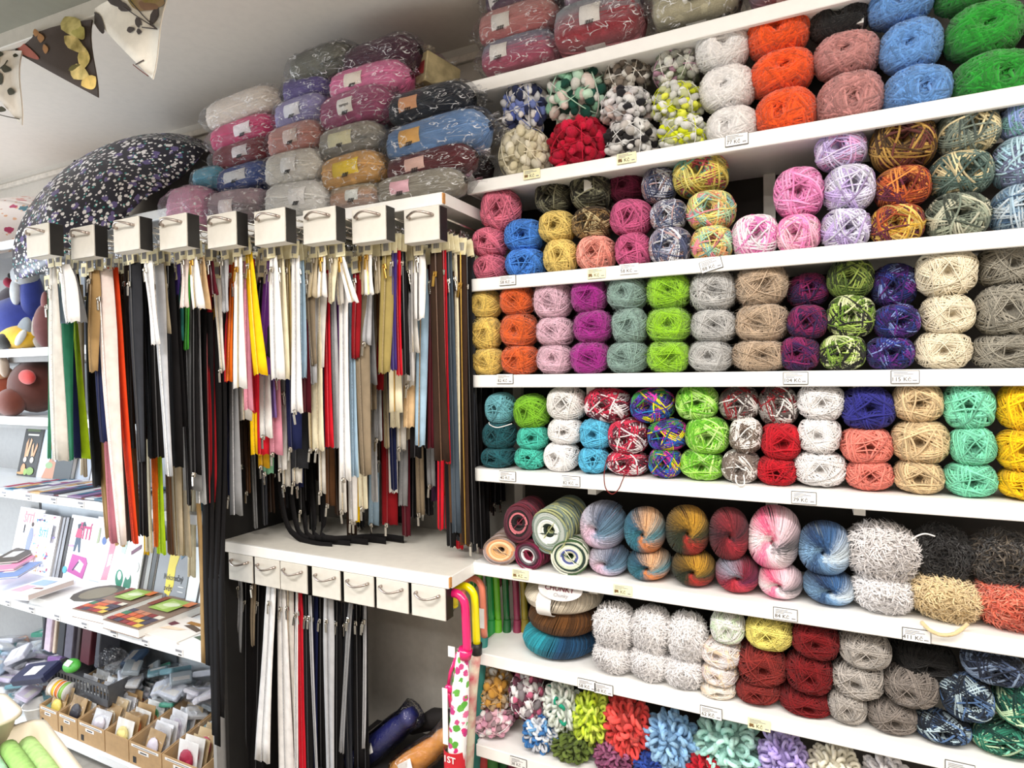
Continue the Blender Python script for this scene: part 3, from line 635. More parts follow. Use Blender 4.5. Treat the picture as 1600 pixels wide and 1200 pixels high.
stacks(5, [
 ('R', [(909, 979, 783, 'r_lilac'), (921, 985, 850, 'r_lilac')]),
 ('R', [(975, 1041, 793, 'r_teal'), (980, 1050, 856, 'r_teal')]),
 ('R', [(1039, 1109, 790, 'r_olive'), (1049, 1119, 860, 'r_olive')]),
 ('R', [(1107, 1171, 793, 'r_red'), (1117, 1187, 868, 'r_redpurple')]),
 ('R', [(1168, 1251, 790, 'r_pink'), (1184, 1255, 882, 'r_pink')]),
 ('R', [(1246, 1331, 815, 'r_denim'), (1253, 1337, 890, 'r_denim')]),
 ('F', [(1322, 1432, 818, 'f_white'), (1331, 1426, 894, 'f_white2')]),
 ('F', [(1425, 1515, 822, 'f_black', .04), (1418, 1534, 898, 'f_cream')]),
 ('F', [(1512, 1630, 832, 'f_brown', .02), (1518, 1645, 905, 'f_coral')])])
stacks(6, [
 ('F', [(930, 994, 944, 'f_white2'), (930, 992, 1000, 'f_white2')]),
 ('F', [(989, 1050, 950, 'f_white2'), (987, 1048, 1007, 'f_white2')]),
 ('F', [(1043, 1105, 959, 'f_white2'), (1038, 1102, 1020, 'f_white2')]),
 ('T', [(1110, 1164, 954, 't_mint'), (1097, 1161, 996, 't_pink'), (1098, 1153, 1032, 't_pink'), (1094, 1151, 1060, 't_cream')]),
 ('T', [(1165, 1240, 960, 'lemon', .0, 'T'), (1150, 1228, 1003, 'redbrown'), (1150, 1220, 1058, 'redbrown')]),
 ('T', [(1236, 1311, 972, 'dred'), (1227, 1301, 1018, 'dred'), (1215, 1300, 1071, 'dred')]),
 ('T', [(1309, 1391, 986, 'wgrey'), (1299, 1382, 1030, 'wgrey'), (1293, 1354, 1078, 'wgrey')]),
 ('T', [(1392, 1492, 1002, 'black_y', .04), (1379, 1467, 1043, 'tgrey'), (1351, 1431, 1090, 'tgrey')]),
 ('A', [(1500, 1602, 1018, 'navy_m'), (1468, 1552, 1056, 'navy_white'), (1426, 1516, 1115, 'navy_white')]),
 ('A', [(1548, 1665, 1068, 'green_teal'), (1512, 1625, 1127, 'green_teal')])])
for i, (x0, x1, yt, yb, key, lab, sn) in enumerate([
 (737, 802, 1042, 1108, 'l_gold', 'gold, beige and white loop yarn at the left end, above pink', 0),
 (738, 804, 1100, 1166, 'l_pink', 'pale pink and white loop yarn at the left end of bottom row', 1),
 (797, 857, 1048, 1122, 'l_burg', 'burgundy, grey and white loop yarn beside the gold one', 0),
 (850, 908, 1062, 1140, 'l_mint', 'white loop yarn with green specks beside the burgundy one', 0),
 (818, 874, 1116, 1184, 'l_blue', 'blue and white loop yarn under the burgundy grey one', 1),
 (893, 956, 1078, 1160, 'l_lime', 'lime yellow loop yarn ball above the olive one', 0),
 (862, 932, 1138, 1198, 'l_olive', 'olive green loop yarn ball under the lime yellow one', 1),
 (946, 1020, 1084, 1180, 'l_coral', 'coral red loop yarn ball beside the lime yellow one', 0),
 (928, 990, 1160, 1216, 'l_mauve', 'mauve purple loop yarn ball under the coral red one', 1),
 (1008, 1090, 1112, 1192, 'l_sky', 'baby blue loop yarn ball beside the coral red one', 0),
 (990, 1046, 1180, 1232, 'l_navy', 'royal blue loop yarn ball under the baby blue one', 1),
 (1082, 1196, 1120, 1205, 'l_aqua', 'large pale mint loop yarn ball above the red one', 0),
 (1074, 1136, 1178, 1236, 'l_red', 'red loop yarn ball under the pale mint one', 1),
 (1184, 1262, 1144, 1225, 'l_lilac', 'lilac loop yarn ball beside the pale mint one', 0),
 (1262, 1346, 1162, 1240, 'l_cream', 'cream loop yarn ball beside the lilac one', 0),
 (1345, 1425, 1178, 1255, 'l_white', 'white loop yarn ball rightmost on the bottom row', 0)]):
    ball(7, 'P' if i in (0, 1, 2) else 'L', x0, x1, yt, yb, key, lab, (.0 if sn else .02), ZS[7] if sn else None)
ZS7 = ZS[7]
# ring skeins lying flat
def skein(x0, x1, Yc, z, h, key, label):
    a, b = at(x0, 990, y=Yc), at(x1, 990, y=Yc); rr = (b.x-a.x)/2*.97; c = z+h/2
    o = obj('ring_skein', SKM, ymat(key, 'R'), loc=((a.x+b.x)/2, Yc, c), scale=(rr, rr, h/2))
    tag(o, label, 'yarn', 'ring skeins on the sixth row'); return o, c, rr, h
SKM = donut(5).mesh('ring_skein')
Y['s_teal'] = ('teal', ['#1c4a70', '#1b466a', '#1c4a70', '#1b466a', '#1c4a70', '#2a9aaa', '#2a98a8', '#2896a6', '#1c4a70', '#1b466a'])
Y['s_brown'] = ('brown', ['#5c3818', '#6a421c', '#7e4a20', '#54381c', '#6a421c']); Y['s_cream'] = ('cream', ['#e8dcc8', '#eee4d2', '#b0a480', '#8c8660', '#ece2d0', '#e4d6c0'])
Y['s_grey'] = ('grey', ['#8c8c8a', '#a0a09c', '#84847f'])
Yc = D+.015+.115
skein(820, 934, Yc, ZS[6], .072, 's_teal', 'teal and navy ring skein, lowest of three lying flat')
skein(829, 940, Yc, ZS[6]+.068, .072, 's_brown', 'chestnut brown ring skein between the teal and cream ones')
o, c, rr, h = skein(824, 944, Yc, ZS[6]+.135, .068, 's_cream', 'cream ring skein with paper band on the brown one')
b = MB()
for k in range(9):
    a = PI*2*k/8
    b.v.append((-.021, -.105-.006+math.cos(a)*-.0, 0))
b = MB(); n = 14; vs = []; fs = []
for i in range(n+1):
    a = 2*PI*i/n
    for x in (-.022, .022): vs.append((x, -.70*rr + math.sin(a)*.42*rr*.98, math.cos(a)*h/2*1.12))
fs = [(2*i, 2*i+1, 2*i+3, 2*i+2) for i in range(n)]
bd = empty('paper_band'); bpy.data.objects.remove(bd)
bd = b.add(vs, fs, True).build('paper_band', PAPER, o); bd.matrix_parent_inverse = Matrix.Diagonal((1/rr, 1/rr, 2/h, 1)); bd.location = (-.012, 0, 0)
# round cardboard label behind the cream skein
lc = at(884, 928, y=D+.03); lo = empty('round_label', (lc.x-.012, D+.045, c+h/2+.004), (R(-38), 0, 0)); tag(lo, 'grey skein and printed cardboard label lying on the cream ring skein', 'label')
vs = [(.066*math.cos(a), .024+.034*math.sin(a)) for a in np.linspace(0, 2*PI, 28, endpoint=False)]
cd = MB().poly([(x, -.03, z-.03) for x, z in vs], Vector((0, .0015, 0))).build('card_disc', mat('grey_card', '#d8d2d0', .7), lo)
obj('lettering', text_mesh('CANDY', 1, .02), mat('maroon_ink', '#6a2436', .7), cd, loc=(.008, -.0308, .012), rot=(R(90), 0, 0), scale=(.019,)*3)
obj('lettering', text_mesh('CHUNKY', 1, .02), mat('maroon_ink', '#6a2436', .7), cd, loc=(-.002, -.0308, -.007), rot=(R(90), 0, 0), scale=(.021,)*3)
obj('lettering', text_mesh('Chunky', 1, .01), GREYINK, cd, loc=(.006, -.0308, -.025), rot=(R(90), 0, 0), scale=(.014,)*3)
obj('skein_body', SKM, ymat('s_grey', 'R'), lo, loc=(0, .085, .054), scale=(.085, .085, .012), rot=(R(38), 0, 0))
# loose yarn ends hanging over the shelf edges
def loose(name, pts, r_, key, label):
    P = []
    for i in range(len(pts)-1):
        for t in (0, .25, .5, .75):
            p0, p1, p2, p3 = [Vector(pts[max(0, min(len(pts)-1, i+k))]) for k in (-1, 0, 1, 2)]
            P.append(.5*((2*p1)+(-p0+p2)*t+(2*p0-5*p1+4*p2-p3)*t*t+(-p0+3*p1-3*p2+p3)*t**3))
    P.append(Vector(pts[-1]))
    o = MB().tube(P, r_, 6).build(name, ymat(key, 'A')); tag(o, label, 'yarn end'); return o
loose('loose_strand', [at(948, 718, y=D+.0), at(944, 740, y=D-.006), at(946, 762, y=D-.008), at(956, 772, y=D-.008), at(966, 765, y=D-.008), at(972, 752, y=D-.006), at(976, 742, y=D-.002)], .0014, 'redbrown', 'thin red yarn end looping down over the shelf edge')
loose('loose_strand', [at(800, 662, y=D+.0), at(778, 668, y=D-.004), at(766, 664, y=D), at(764, 660, y=D+.01)], .0015, 'white', 'white yarn end lying across the dark teal ball')
loose('loose_strand', [at(1150, 742, y=D-.002), at(1150, 752, y=D-.004), at(1156, 759, y=D-.005), at(1163, 756, y=D-.004), at(1162, 742, y=D-.001)], .0018, 'white', 'white yarn end dangling from the taupe and white ball')
loose('loose_strand', [at(1440, 972, y=D+.01), at(1452, 984, y=D-.012), at(1470, 992, y=D-.016), at(1492, 990, y=D-.014), at(1512, 975, y=D+.005)], .0042, 'f_cream', 'thick cream chenille end sagging in front of cream furry ball')
loose('loose_strand', [at(1420, 848, y=D+.05), at(1432, 838, y=D+.05), at(1446, 834, y=D+.05), at(1461, 838, y=D+.05)], .0018, 'white', 'short white label thread beside the black furry ball')

# ---------------------------------------------------------------- zipper unit
FY = 1.427; UX0, UX1 = -1.83, -.905
def side_plate(par, z, name='end_panel'):
    MB().box(UX1, UX1+.004, FY+.012, YB-.02, z-.034, z-.0005).build(name, WHITE, par)
    MB().box(UX1-.002, UX1+.0035, FY+.001, FY+.0118, z-.030, z-.002).build('raw_edge', mat('bare_chipboard', '#c98f52', .9, noise=.1, nscale=200), par)
ts = empty('zipper_rack_top', (0, 0, 0)); tag(ts, 'white top board of the zipper rack, piled with wrapped yarn packs', 'shelf')
MB().box(-2.12, UX1, FY+.012, YB-.02, 2.046-.022, 2.046).build('shelf_board', WHITE, ts)
MB().box(-2.12, UX1, FY, FY+.012, 2.046-.034, 2.0465, bev=.002).build('edge_strip', WHITE, ts); side_plate(ts, 2.046)
wt = empty('worktop', (0, 0, 0)); tag(wt, 'white worktop below the hanging zippers, small drawers under its edge', 'worktop')
MB().box(UX0, UX1, FY+.012, YB-.02, .983-.025, .983).build('work_board', mat('work_surface', '#e6e1d6', .4, noise=.02), wt)
MB().box(UX0, UX1, FY, FY+.012, .983-.034, .9835, bev=.002).build('edge_strip', WHITE, wt); side_plate(wt, .983)
bp = MB().box(UX0-.02, UX1-.0, YB-.016, YB-.002, .983, 2.02).build('rack_back_panel', mat('grey_back_board', '#8d8a84', .85, noise=.03)); tag(bp, 'grey back board of the zipper rack behind hanging zippers', 'panel')
sp = MB().box(UX0-.02, UX0-.004, FY+.02, YB-.02, .02, 2.02).build('rack_side_panel', mat('dark_side', '#1e1c1b', .6)); tag(sp, 'black side panel at the left end of the zipper rack', 'panel')
# pull-out rails with white box fronts
FRONTM = mat('grey_white_front', '#d8d3c9', .55, noise=.02)
hb = MB(); n = 10
hb.tube([(-.038+.076*i/n, -.012-.014*math.sin(PI*i/n), .022+.008*math.sin(PI*i/n) if True else 0) for i in range(n+1)], [.0042-.0012*math.sin(PI*i/n) for i in range(n+1)], 8)
hb.tube([(-.038, .0, .022), (-.038, -.012, .022)], .0045, 8); hb.tube([(.038, .0, .022), (.038, -.012, .022)], .0045, 8)
HANDLE = hb.mesh('handle')
fb = MB(); fb.box(-.057, .057, 0, .036, .043, .046).box(-.057, .057, 0, .036, -.046, -.043).box(-.057, .057, -.002, .004, -.046, .046, bev=.0015)
FRONT = fb.mesh('box_front'); SIDE = MB().box(-.0008, .0008, .003, .038, -.0455, .0455).mesh('side_panel')
cl = MB(); pts = []
for i in range(90):
    a = i*.9; pts.append((.006*math.cos(a), .10+i*.0035, .006*math.sin(a)-.006))
cl.tube(pts, .0011, 5); SPRING = cl.mesh('spring_wire')
def rail(x, y, z, lab, nm=9, yaw=0, low=False):
    e = empty('pull_out_rail', (x, y, z), (0, 0, yaw)); tag(e, lab, 'rail', 'lower pull-out zipper rails' if low else 'upper pull-out zipper rails')
    obj('box_front', FRONT, FRONTM, e); obj('side_panel', SIDE, BLACK, e, loc=(-.0578, 0, 0)); obj('side_panel', SIDE, BLACK, e, loc=(.0578, 0, 0))
    hd = obj('handle', HANDLE, STEEL, e)
    if low: hd.rotation_euler = (0, PI, 0); hd.location = (0, 0, .045)
    L = YB-.06-y
    for dx in (-.032, .032): MB().tube([(dx, .06, .028), (dx, L, .028)], .003, 6).build('rail_rod', CHROME, e)
    MB().tube([(0, .06, -.012), (0, L, -.012)], .0035, 6).build('rail_rod', CHROME, e)
    if not low: obj('spring_wire', SPRING, CHROME, e, loc=(.012, -.03, .012))
    hk = MB().tube([(0, 0, 0), (0, .006, .01), (0, 0, .018), (0, -.004, .012)], .0012, 5).mesh('wire_hook')
    h2 = MB().tube([(0, 0, 0), (0, 0, -.055), (0, -.012, -.062), (0, -.014, -.05)], .0014, 5).mesh('wire_hook')
    for k in range(nm): obj('wire_hook', h2, CHROME, e, loc=(rng.uniform(-.02, .02), .09+k*(L-.12)/nm, -.012))
    return e
UP = [((42, 75), .995), ((110, 147), 1.07), ((178, 216), 1.075), ((250, 290), 1.115), ((325, 367), 1.17), ((400, 442), 1.205), ((475, 522), 1.26), ((551, 601), 1.32), ((632, 685), 1.39)]
YT = [(355, 347), (357, 351), (345, 337), (338, 334), (335, 332), (330, 325), (328, 323), (327, 322), (328, 321)]
RX = []; RZ = []
for i, ((a, b), y) in enumerate(UP):
    p, q = at(a, YT[i][0], y=y), at(b, YT[i][1], y=y); x = (p.x+q.x)/2; z = (p.z+q.z)/2
    yaw = 0
    rail(x, y, z-.046, '%s pull-out zipper rail from the left, white box front with nickel handle' % ORD[i].capitalize() if i else 'Leftmost pull-out zipper rail, pulled out farthest, white box front with handle', yaw=yaw)
    RX.append(x); RZ.append(z-.046)
LOWX = [(357, 394, 865, 867), (398, 436, 870, 873), (437, 480, 876, 882), (487, 531, 885, 892), (538, 582, 893, 900), (588, 637, 901, 910), (643, 695, 909, 917)]
for i, (a, b, t0, t1) in enumerate(LOWX):
    x = (at(a, t0, y=FY+.003).x+at(b, t1, y=FY+.003).x)/2
    rail(x, FY+.004, .902, 'Drawer-like rail front under the worktop, %s' % ('leftmost of seven' if i == 0 else 'rightmost, beside the umbrella handles' if i == 6 else ORD[i]+' from the left'), nm=5, low=True)

# ---------------------------------------------------------------- zippers
def cloth(name, c): return mat('tape_'+name, c, .85, noise=.05, nscale=30, bump=.25, bscale=900, spec=.15)
ZC = {'white': '#efebe8', 'offwhite': '#d9d4cc', 'blush': '#ead8d0', 'cream': '#efe4c4', 'beige': '#c9b99c', 'tan': '#a58558', 'taupe': '#8c7c66', 'khaki': '#a48f5e', 'olive': '#9c8a52',
      'lightblue': '#a9c6dc', 'greyblue': '#7e90a0', 'slate': '#424c56', 'grey': '#8c8c8e', 'lightgrey': '#b9b9bc', 'charcoal': '#323338', 'black': '#151314', 'darkbrown': '#35241a', 'brown': '#5c3c24',
      'maroon': '#541420', 'darkred': '#8c141c', 'red': '#d01c2c', 'orangered': '#ec4820', 'orange': '#e8701c', 'yellow': '#f8c814', 'mustard': '#d09c1c', 'lime': '#b4d820', 'green': '#2a7c58',
      'brightgreen': '#48a838', 'mint': '#8cc8a4', 'navy': '#1c2248', 'blue': '#2c4c98', 'purple': '#7c3c9c', 'violet': '#3c2c6c', 'lilac': '#8c6cb0', 'pink': '#e898ac', 'dustypink': '#b86c78',
      'peach': '#ecc898', 'teal': '#2c7c98', 'bluegreen': '#3c8c84', 'plum': '#3a2038'}
WORD = {'offwhite': 'off-white', 'blush': 'blush white', 'lightblue': 'light blue', 'greyblue': 'grey blue', 'lightgrey': 'light grey', 'darkbrown': 'dark brown', 'darkred': 'dark red',
        'orangered': 'orange red', 'brightgreen': 'bright green', 'dustypink': 'dusty pink', 'bluegreen': 'blue green'}
sl = MB(); sl.box(-.0045, .0045, -.0045, -.0005, -.006, .006, bev=.001); sl.tube([(0, -.005, .004), (0, -.0075, 0), (0, -.005, -.004)], .0014, 6)
sl.box(-.003, .003, -.0072, -.0055, -.026, -.004, bev=.0006); SLIDER = sl.mesh('slider')
TAGP = mat('tag_plastic', '#f2eac8', .35, noise=.04, tint='#decf98'); BRASS = mat('brass', '#c8a050', .3, .9)
tg = MB().box(-.0165, .0165, -.001, .001, -.024, .024, bev=.0008); TAGM = tg.mesh('tag_card'); HOOKM = MB().box(-.006, .006, -.001, .001, .0235, .045).mesh('tag_hanger')
bc = MB()
for k in range(9): bc.box(-.009+.0021*k, -.009+.0021*k+(.0013 if k % 3 else .0007), -.0018, -.0011, -.012, .010)
BARC = bc.mesh('barcode')
zc_ = 0
COLS = ((-.5, .0012), (-.36, -.0008), (-.12, .0006), (-.07, .0022), (.07, .0022), (.12, .0006), (.36, -.0008), (.5, .0012))
def strip(P0, P1, wd, sway, g, N=9, V=.25, yaw=0):
    """zipper tape: two flat halves meeting in a shallow fold, hanging from P0 to P1"""
    vs = []; L = (P1-P0).length; c, s = math.cos(yaw), math.sin(yaw); ph = g.uniform(0, 6); am = sway
    ctr = []
    for i in range(N+1):
        t = i/N; p = P0.lerp(P1, t) + Vector((am*math.sin(ph+t*3.2)-am*math.sin(ph)*(1-t)-am*math.sin(ph+3.2)*t, am*.7*math.cos(ph*1.3+t*4), 0))
        wv = wd*(.8+.2*min(1, t*5)); fold = V*wd*(.5+.5*math.sin(ph+t*2)); yw = yaw+.25*math.sin(ph+t*2.6); c, s = math.cos(yw), math.sin(yw)
        ctr.append((p, yw))
        for u, yy in COLS:
            jag = L*.0+(.004*math.sin(u*37+ph) if i == N else 0)
            for th in (0, .0012): vs.append((p.x+u*wv*c, p.y+u*wv*s+fold*abs(u)*2*(1 if u < 0 else .8)+yy+th, p.z+jag))
    fs = []
    K = len(COLS)*2
    for i in range(N):
        a, b = i*K, i*K+K
        for k in range(0, K-2, 2): fs.append((a+k, a+k+2, b+k+2, b+k)); fs.append((a+k+1, b+k+1, b+k+3, a+k+3))
        fs.append((a, b, b+1, a+1)); fs.append((a+K-2, a+K-1, b+K-1, b+K-2))
    e = N*K
    for k in range(0, K-2, 2): fs.append((k, k+1, k+3, k+2))
    for k in range(0, K-2, 2): fs.append((e+k+2, e+k+3, e+k+1, e+k))
    me = bpy.data.meshes.new('zipper'); me.from_pydata([(v[0]-P0.x, v[1]-P0.y, v[2]-P0.z) for v in vs], [], fs); me.polygons.foreach_set('use_smooth', [True]*len(me.polygons))
    tv = []; tf = []; r_ = .0021
    for (p, yw) in ctr:
        q = (p.x-P0.x, p.y-P0.y-.0008, p.z-P0.z)
        tv += [(q[0]-r_, q[1]+.0004, q[2]), (q[0], q[1]-.0016, q[2]), (q[0]+r_, q[1]+.0004, q[2])]
    for i in range(N): a = i*3; tf += [(a, a+1, a+4, a+3), (a+1, a+2, a+5, a+4)]
    tm = bpy.data.meshes.new('zipper_teeth'); tm.from_pydata(tv, [], tf)
    return me, tm, ctr
def zipper(P0, P1, wd, c, label, group, sway=.006, teeth=None, slid='top', tagc=True, seed=None, yaw=0, metal=False, V=.25, tdx=0):
    global zc_; zc_ += 1; g = random.Random(seed or zc_*31)
    P0, P1 = Vector(P0), Vector(P1)
    me, tm, ctr = strip(P0, P1, wd, sway, g, yaw=yaw, V=V)
    o = obj('zipper', me, cloth(c, ZC[c]), loc=P0); tag(o, label, 'zipper', group)
    tc = teeth or ({'white': 'lightgrey', 'offwhite': 'beige', 'cream': 'beige', 'lightgrey': 'grey', 'beige': 'khaki', 'black': 'charcoal', 'blush': 'offwhite'}.get(c, c) if not metal else 'khaki')
    tmt = BRASS if tc == 'gold' else CHROME if tc == 'silver' else mat('teeth_'+tc, ZC[tc], .35, noise=.15, nscale=300, spec=.7, tint=None)
    obj('zipper_teeth', tm, tmt, o)
    k = 1 if slid == 'top' else -2
    p, yw = ctr[k]
    if slid == 'bottom': p = ctr[-1][0]
    obj('slider', SLIDER, BRASS if metal or tc == 'gold' else CHROME, o, loc=p-P0+Vector((0, -.001, 0)), rot=(0, g.uniform(-.2, .2), 0), scale=(1.35,)*3)
    if tagc:
        t = obj('tag_card', TAGM, TAGP, o, loc=(g.uniform(-.006, .006), -.002, .018), rot=(0, g.uniform(-.15, .15), yaw))
        obj('tag_hanger', HOOKM, CLEAR, t); 
        if wd > .028: obj('barcode', BARC, GREYINK, t)
    return o
def zpx(x0, y0, x1, y1, wpx, c, rail_i, depth, **k):
    """zipper seen at those photo pixels, hanging from upper rail rail_i at that depth behind its front"""
    Yp = UP[rail_i][1]+.05+depth
    P0, P1 = at(x0, y0, y=Yp), at(x1, y1, y=Yp)
    P1.x += 0
    wd = (at(x0+wpx/2, (y0+y1)/2, y=Yp)-at(x0-wpx/2, (y0+y1)/2, y=Yp)).x
    yaw = k.pop('yaw', 0)
    wd *= .92; P0.y += 0
    L = P0.z-P1.z; sz = 'long' if L > .42 else 'short' if L < .24 else 'medium'
    extra = k.pop('note', '')
    lab = '%s %s zipper%s hanging from the %s upper rail' % (sz, WORD.get(c, c), extra, 'leftmost' if rail_i == 0 else 'rightmost' if rail_i == 8 else ORD[rail_i])
    i = 2
    PL = ['in front', 'just behind the front', 'farther in', 'deep inside', 'deepest inside', 'half hidden', 'mostly hidden', 'at the side', 'at the back', 'in the tangle', 'against the rod', 'near the wall']
    base = lab; pl = 0 if depth < .03 else 1 if depth < .08 else 2
    lab = base+', '+PL[pl]
    while lab in _seen and pl < len(PL)-1: pl += 1; lab = base+', '+PL[pl]
    return zipper(P0, P1, wd, c, lab, 'zippers on the upper rails', **k)
Z = zpx
# leftmost rail
Z(93, 413, 107, 503, 21, 'white', 0, 0, teeth='lightgrey'); Z(79, 415, 85, 720, 20, 'offwhite', 0, .03, teeth='white'); Z(84, 445, 87, 505, 18, 'lightblue', 0, .05)
Z(110, 420, 122, 503, 13, 'grey', 0, .05); Z(118, 425, 128, 502, 10, 'black', 0, .08); Z(95, 440, 106, 719, 22, 'green', 0, .09, teeth='white'); Z(102, 440, 113, 716, 12, 'navy', 0, .13)
Z(109, 440, 124, 716, 19, 'lime', 0, .15, teeth='taupe'); Z(120, 445, 131, 745, 14, 'taupe', 0, .2); Z(76, 450, 77, 716, 8, 'green', 0, .11); Z(124, 450, 129, 742, 10, 'offwhite', 0, .25)
# second rail
Z(141, 422, 141, 581, 16, 'tan', 1, 0); Z(156, 420, 184, 852, 24, 'blush', 1, .02, teeth='white', sway=.01); Z(172, 418, 207, 850, 19, 'orangered', 1, .05, sway=.01); Z(158, 430, 172, 849, 22, 'dustypink', 1, .09)
Z(166, 430, 188, 852, 14, 'peach', 1, .11, sway=.012); Z(182, 425, 199, 846, 12, 'darkbrown', 1, .08); Z(190, 425, 206, 838, 12, 'brown', 1, .12); Z(133, 430, 146, 760, 16, 'black', 1, .15); Z(146, 440, 162, 842, 10, 'tan', 1, .17, sway=.014)
Z(138, 430, 148, 735, 12, 'black', 1, .2, V=.1); 
# third rail
Z(229, 408, 243, 538, 19, 'white', 2, 0, teeth='lightgrey'); Z(243, 412, 262, 744, 20, 'lightgrey', 2, .04, teeth='white'); Z(205, 410, 217, 722, 20, 'charcoal', 2, .04); Z(214, 412, 224, 837, 22, 'black', 2, .07); Z(238, 412, 247, 715, 24, 'black', 2, .08)
Z(196, 412, 206, 700, 14, 'darkbrown', 2, .1); Z(225, 418, 235, 716, 22, 'black', 2, .1); Z(252, 408, 257, 520, 14, 'beige', 2, .06); Z(262, 412, 268, 730, 20, 'black', 2, .07)
Z(238, 430, 252, 865, 15, 'lime', 2, .14, teeth='lime'); Z(231, 430, 241, 855, 8, 'orange', 2, .13); Z(250, 430, 266, 866, 15, 'brown', 2, .17); Z(262, 440, 277, 868, 14, 'beige', 2, .2); Z(222, 440, 233, 862, 12, 'cream', 2, .19)
Z(226, 445, 228, 866, 7, 'yellow', 2, .2)
# fourth rail
Z(300, 402, 306, 481, 17, 'white', 3, 0, metal=True); Z(288, 402, 288, 480, 17, 'blush', 3, .02); Z(312, 400, 318, 482, 16, 'peach', 3, .03); Z(327, 405, 335, 460, 14, 'maroon', 3, .05); Z(277, 410, 270, 516, 11, 'violet', 3, .05)
Z(283, 415, 279, 531, 10, 'bluegreen', 3, .07); Z(293, 415, 290, 546, 12, 'brightgreen', 3, .08); Z(287, 420, 298, 766, 27, 'grey', 3, .1, teeth='lightgrey'); Z(304, 420, 314, 786, 17, 'lightgrey', 3, .13, teeth='white')
Z(322, 420, 327, 786, 13, 'darkred', 3, .14); Z(334, 420, 341, 785, 12, 'maroon', 3, .16); Z(341, 430, 343, 785, 9, 'darkred', 3, .18); Z(266, 420, 277, 700, 16, 'black', 3, .12)
Z(277, 430, 290, 868, 22, 'beige', 3, .2, sway=.01); Z(262, 440, 270, 866, 14, 'taupe', 3, .22); Z(330, 440, 331, 808, 33, 'khaki', 3, .26, V=.1); Z(325, 450, 326, 876, 24, 'navy', 3, .28); Z(318, 450, 320, 905, 14, 'teal', 3, .3, sway=.012)
Z(308, 445, 301, 900, 12, 'cream', 3, .28, sway=.016); Z(298, 440, 300, 785, 11, 'mustard', 3, .3)
# fifth rail
Z(371, 398, 373, 606, 21, 'white', 4, 0, metal=True, sway=.003); Z(350, 403, 351, 487, 15, 'lightgrey', 4, .02); Z(338, 405, 338, 480, 14, 'offwhite', 4, .05, yaw=.5); Z(386, 395, 404, 585, 20, 'yellow', 4, .02); Z(361, 410, 358, 595, 10, 'orange', 4, .06)
Z(354, 410, 353, 596, 9, 'red', 4, .08); Z(382, 405, 388, 640, 14, 'pink', 4, .07); Z(390, 405, 396, 645, 14, 'red', 4, .1); Z(360, 420, 368, 804, 19, 'grey', 4, .14, teeth='lightgrey'); Z(330, 410, 335, 500, 20, 'mustard', 4, .1)
Z(325, 420, 322, 545, 18, 'lightgrey', 4, .14, note=' with square end'); Z(340, 420, 343, 550, 17, 'grey', 4, .16); Z(312, 420, 315, 570, 14, 'blue', 4, .18); Z(352, 430, 362, 655, 16, 'beige', 4, .18); Z(372, 430, 383, 656, 20, 'offwhite', 4, .16)
Z(392, 430, 399, 710, 16, 'yellow', 4, .17); Z(402, 430, 412, 650, 14, 'lightblue', 4, .15); Z(408, 420, 416, 652, 12, 'orange', 4, .17); Z(416, 420, 426, 652, 16, 'lilac', 4, .15)
# sixth rail
Z(425, 400, 430, 592, 20, 'white', 5, 0, sway=.003); Z(437, 402, 441, 592, 14, 'cream', 5, .02); Z(447, 402, 454, 588, 12, 'khaki', 5, .04); Z(417, 405, 409, 586, 20, 'purple', 5, .05); Z(460, 400, 464, 644, 20, 'white', 5, .03, teeth='lightgrey', slid='bottom')
Z(409, 410, 400, 540, 16, 'black', 5, .08); Z(470, 405, 470, 590, 10, 'lightblue', 5, .06); Z(474, 405, 477, 644, 12, 'maroon', 5, .09); Z(402, 415, 408, 710, 18, 'red', 5, .12); Z(410, 420, 415, 683, 20, 'white', 5, .1, slid='bottom', note=' with plastic slider')
Z(424, 420, 429, 710, 19, 'pink', 5, .13, slid='bottom'); Z(407, 430, 411, 730, 17, 'mustard', 5, .16, slid='bottom'); Z(412, 430, 416, 740, 17, 'mint', 5, .19, slid='bottom'); Z(434, 430, 438, 735, 18, 'white', 5, .17, slid='bottom')
Z(448, 420, 456, 702, 24, 'navy', 5, .13, slid='bottom'); Z(440, 430, 444, 760, 12, 'offwhite', 5, .22, slid='bottom'); Z(456, 430, 461, 755, 17, 'offwhite', 5, .2, slid='bottom'); Z(458, 430, 462, 732, 26, 'charcoal', 5, .18)
# seventh rail
Z(490, 400, 487, 464, 16, 'beige', 6, .02); Z(502, 398, 503, 463, 15, 'white', 6, 0, metal=True); Z(521, 400, 515, 473, 14, 'cream', 6, .02); Z(530, 398, 553, 472, 17, 'white', 6, .01, metal=True, V=.05); Z(524, 400, 530, 476, 12, 'offwhite', 6, .05)
Z(480, 402, 486, 600, 16, 'lightgrey', 6, .04); Z(492, 420, 497, 704, 24, 'cream', 6, .06, slid='bottom', sway=.004); Z(508, 420, 515, 698, 15, 'red', 6, .08); Z(502, 425, 508, 700, 12, 'navy', 6, .11); Z(482, 420, 486, 704, 14, 'beige', 6, .09, slid='bottom')
Z(518, 425, 523, 700, 10, 'lightgrey', 6, .1); Z(523, 425, 530, 700, 7, 'purple', 6, .12); Z(535, 410, 539, 750, 20, 'white', 6, .07, slid='bottom', sway=.004); Z(547, 415, 554, 744, 14, 'lightblue', 6, .1); Z(557, 415, 568, 743, 24, 'taupe', 6, .1, sway=.004)
Z(498, 430, 503, 770, 10, 'offwhite', 6, .14, slid='bottom'); Z(510, 430, 513, 790, 14, 'brown', 6, .2, slid='bottom'); Z(532, 430, 535, 800, 16, 'offwhite', 6, .18, slid='bottom'); Z(545, 430, 549, 815, 17, 'white', 6, .2, slid='bottom')
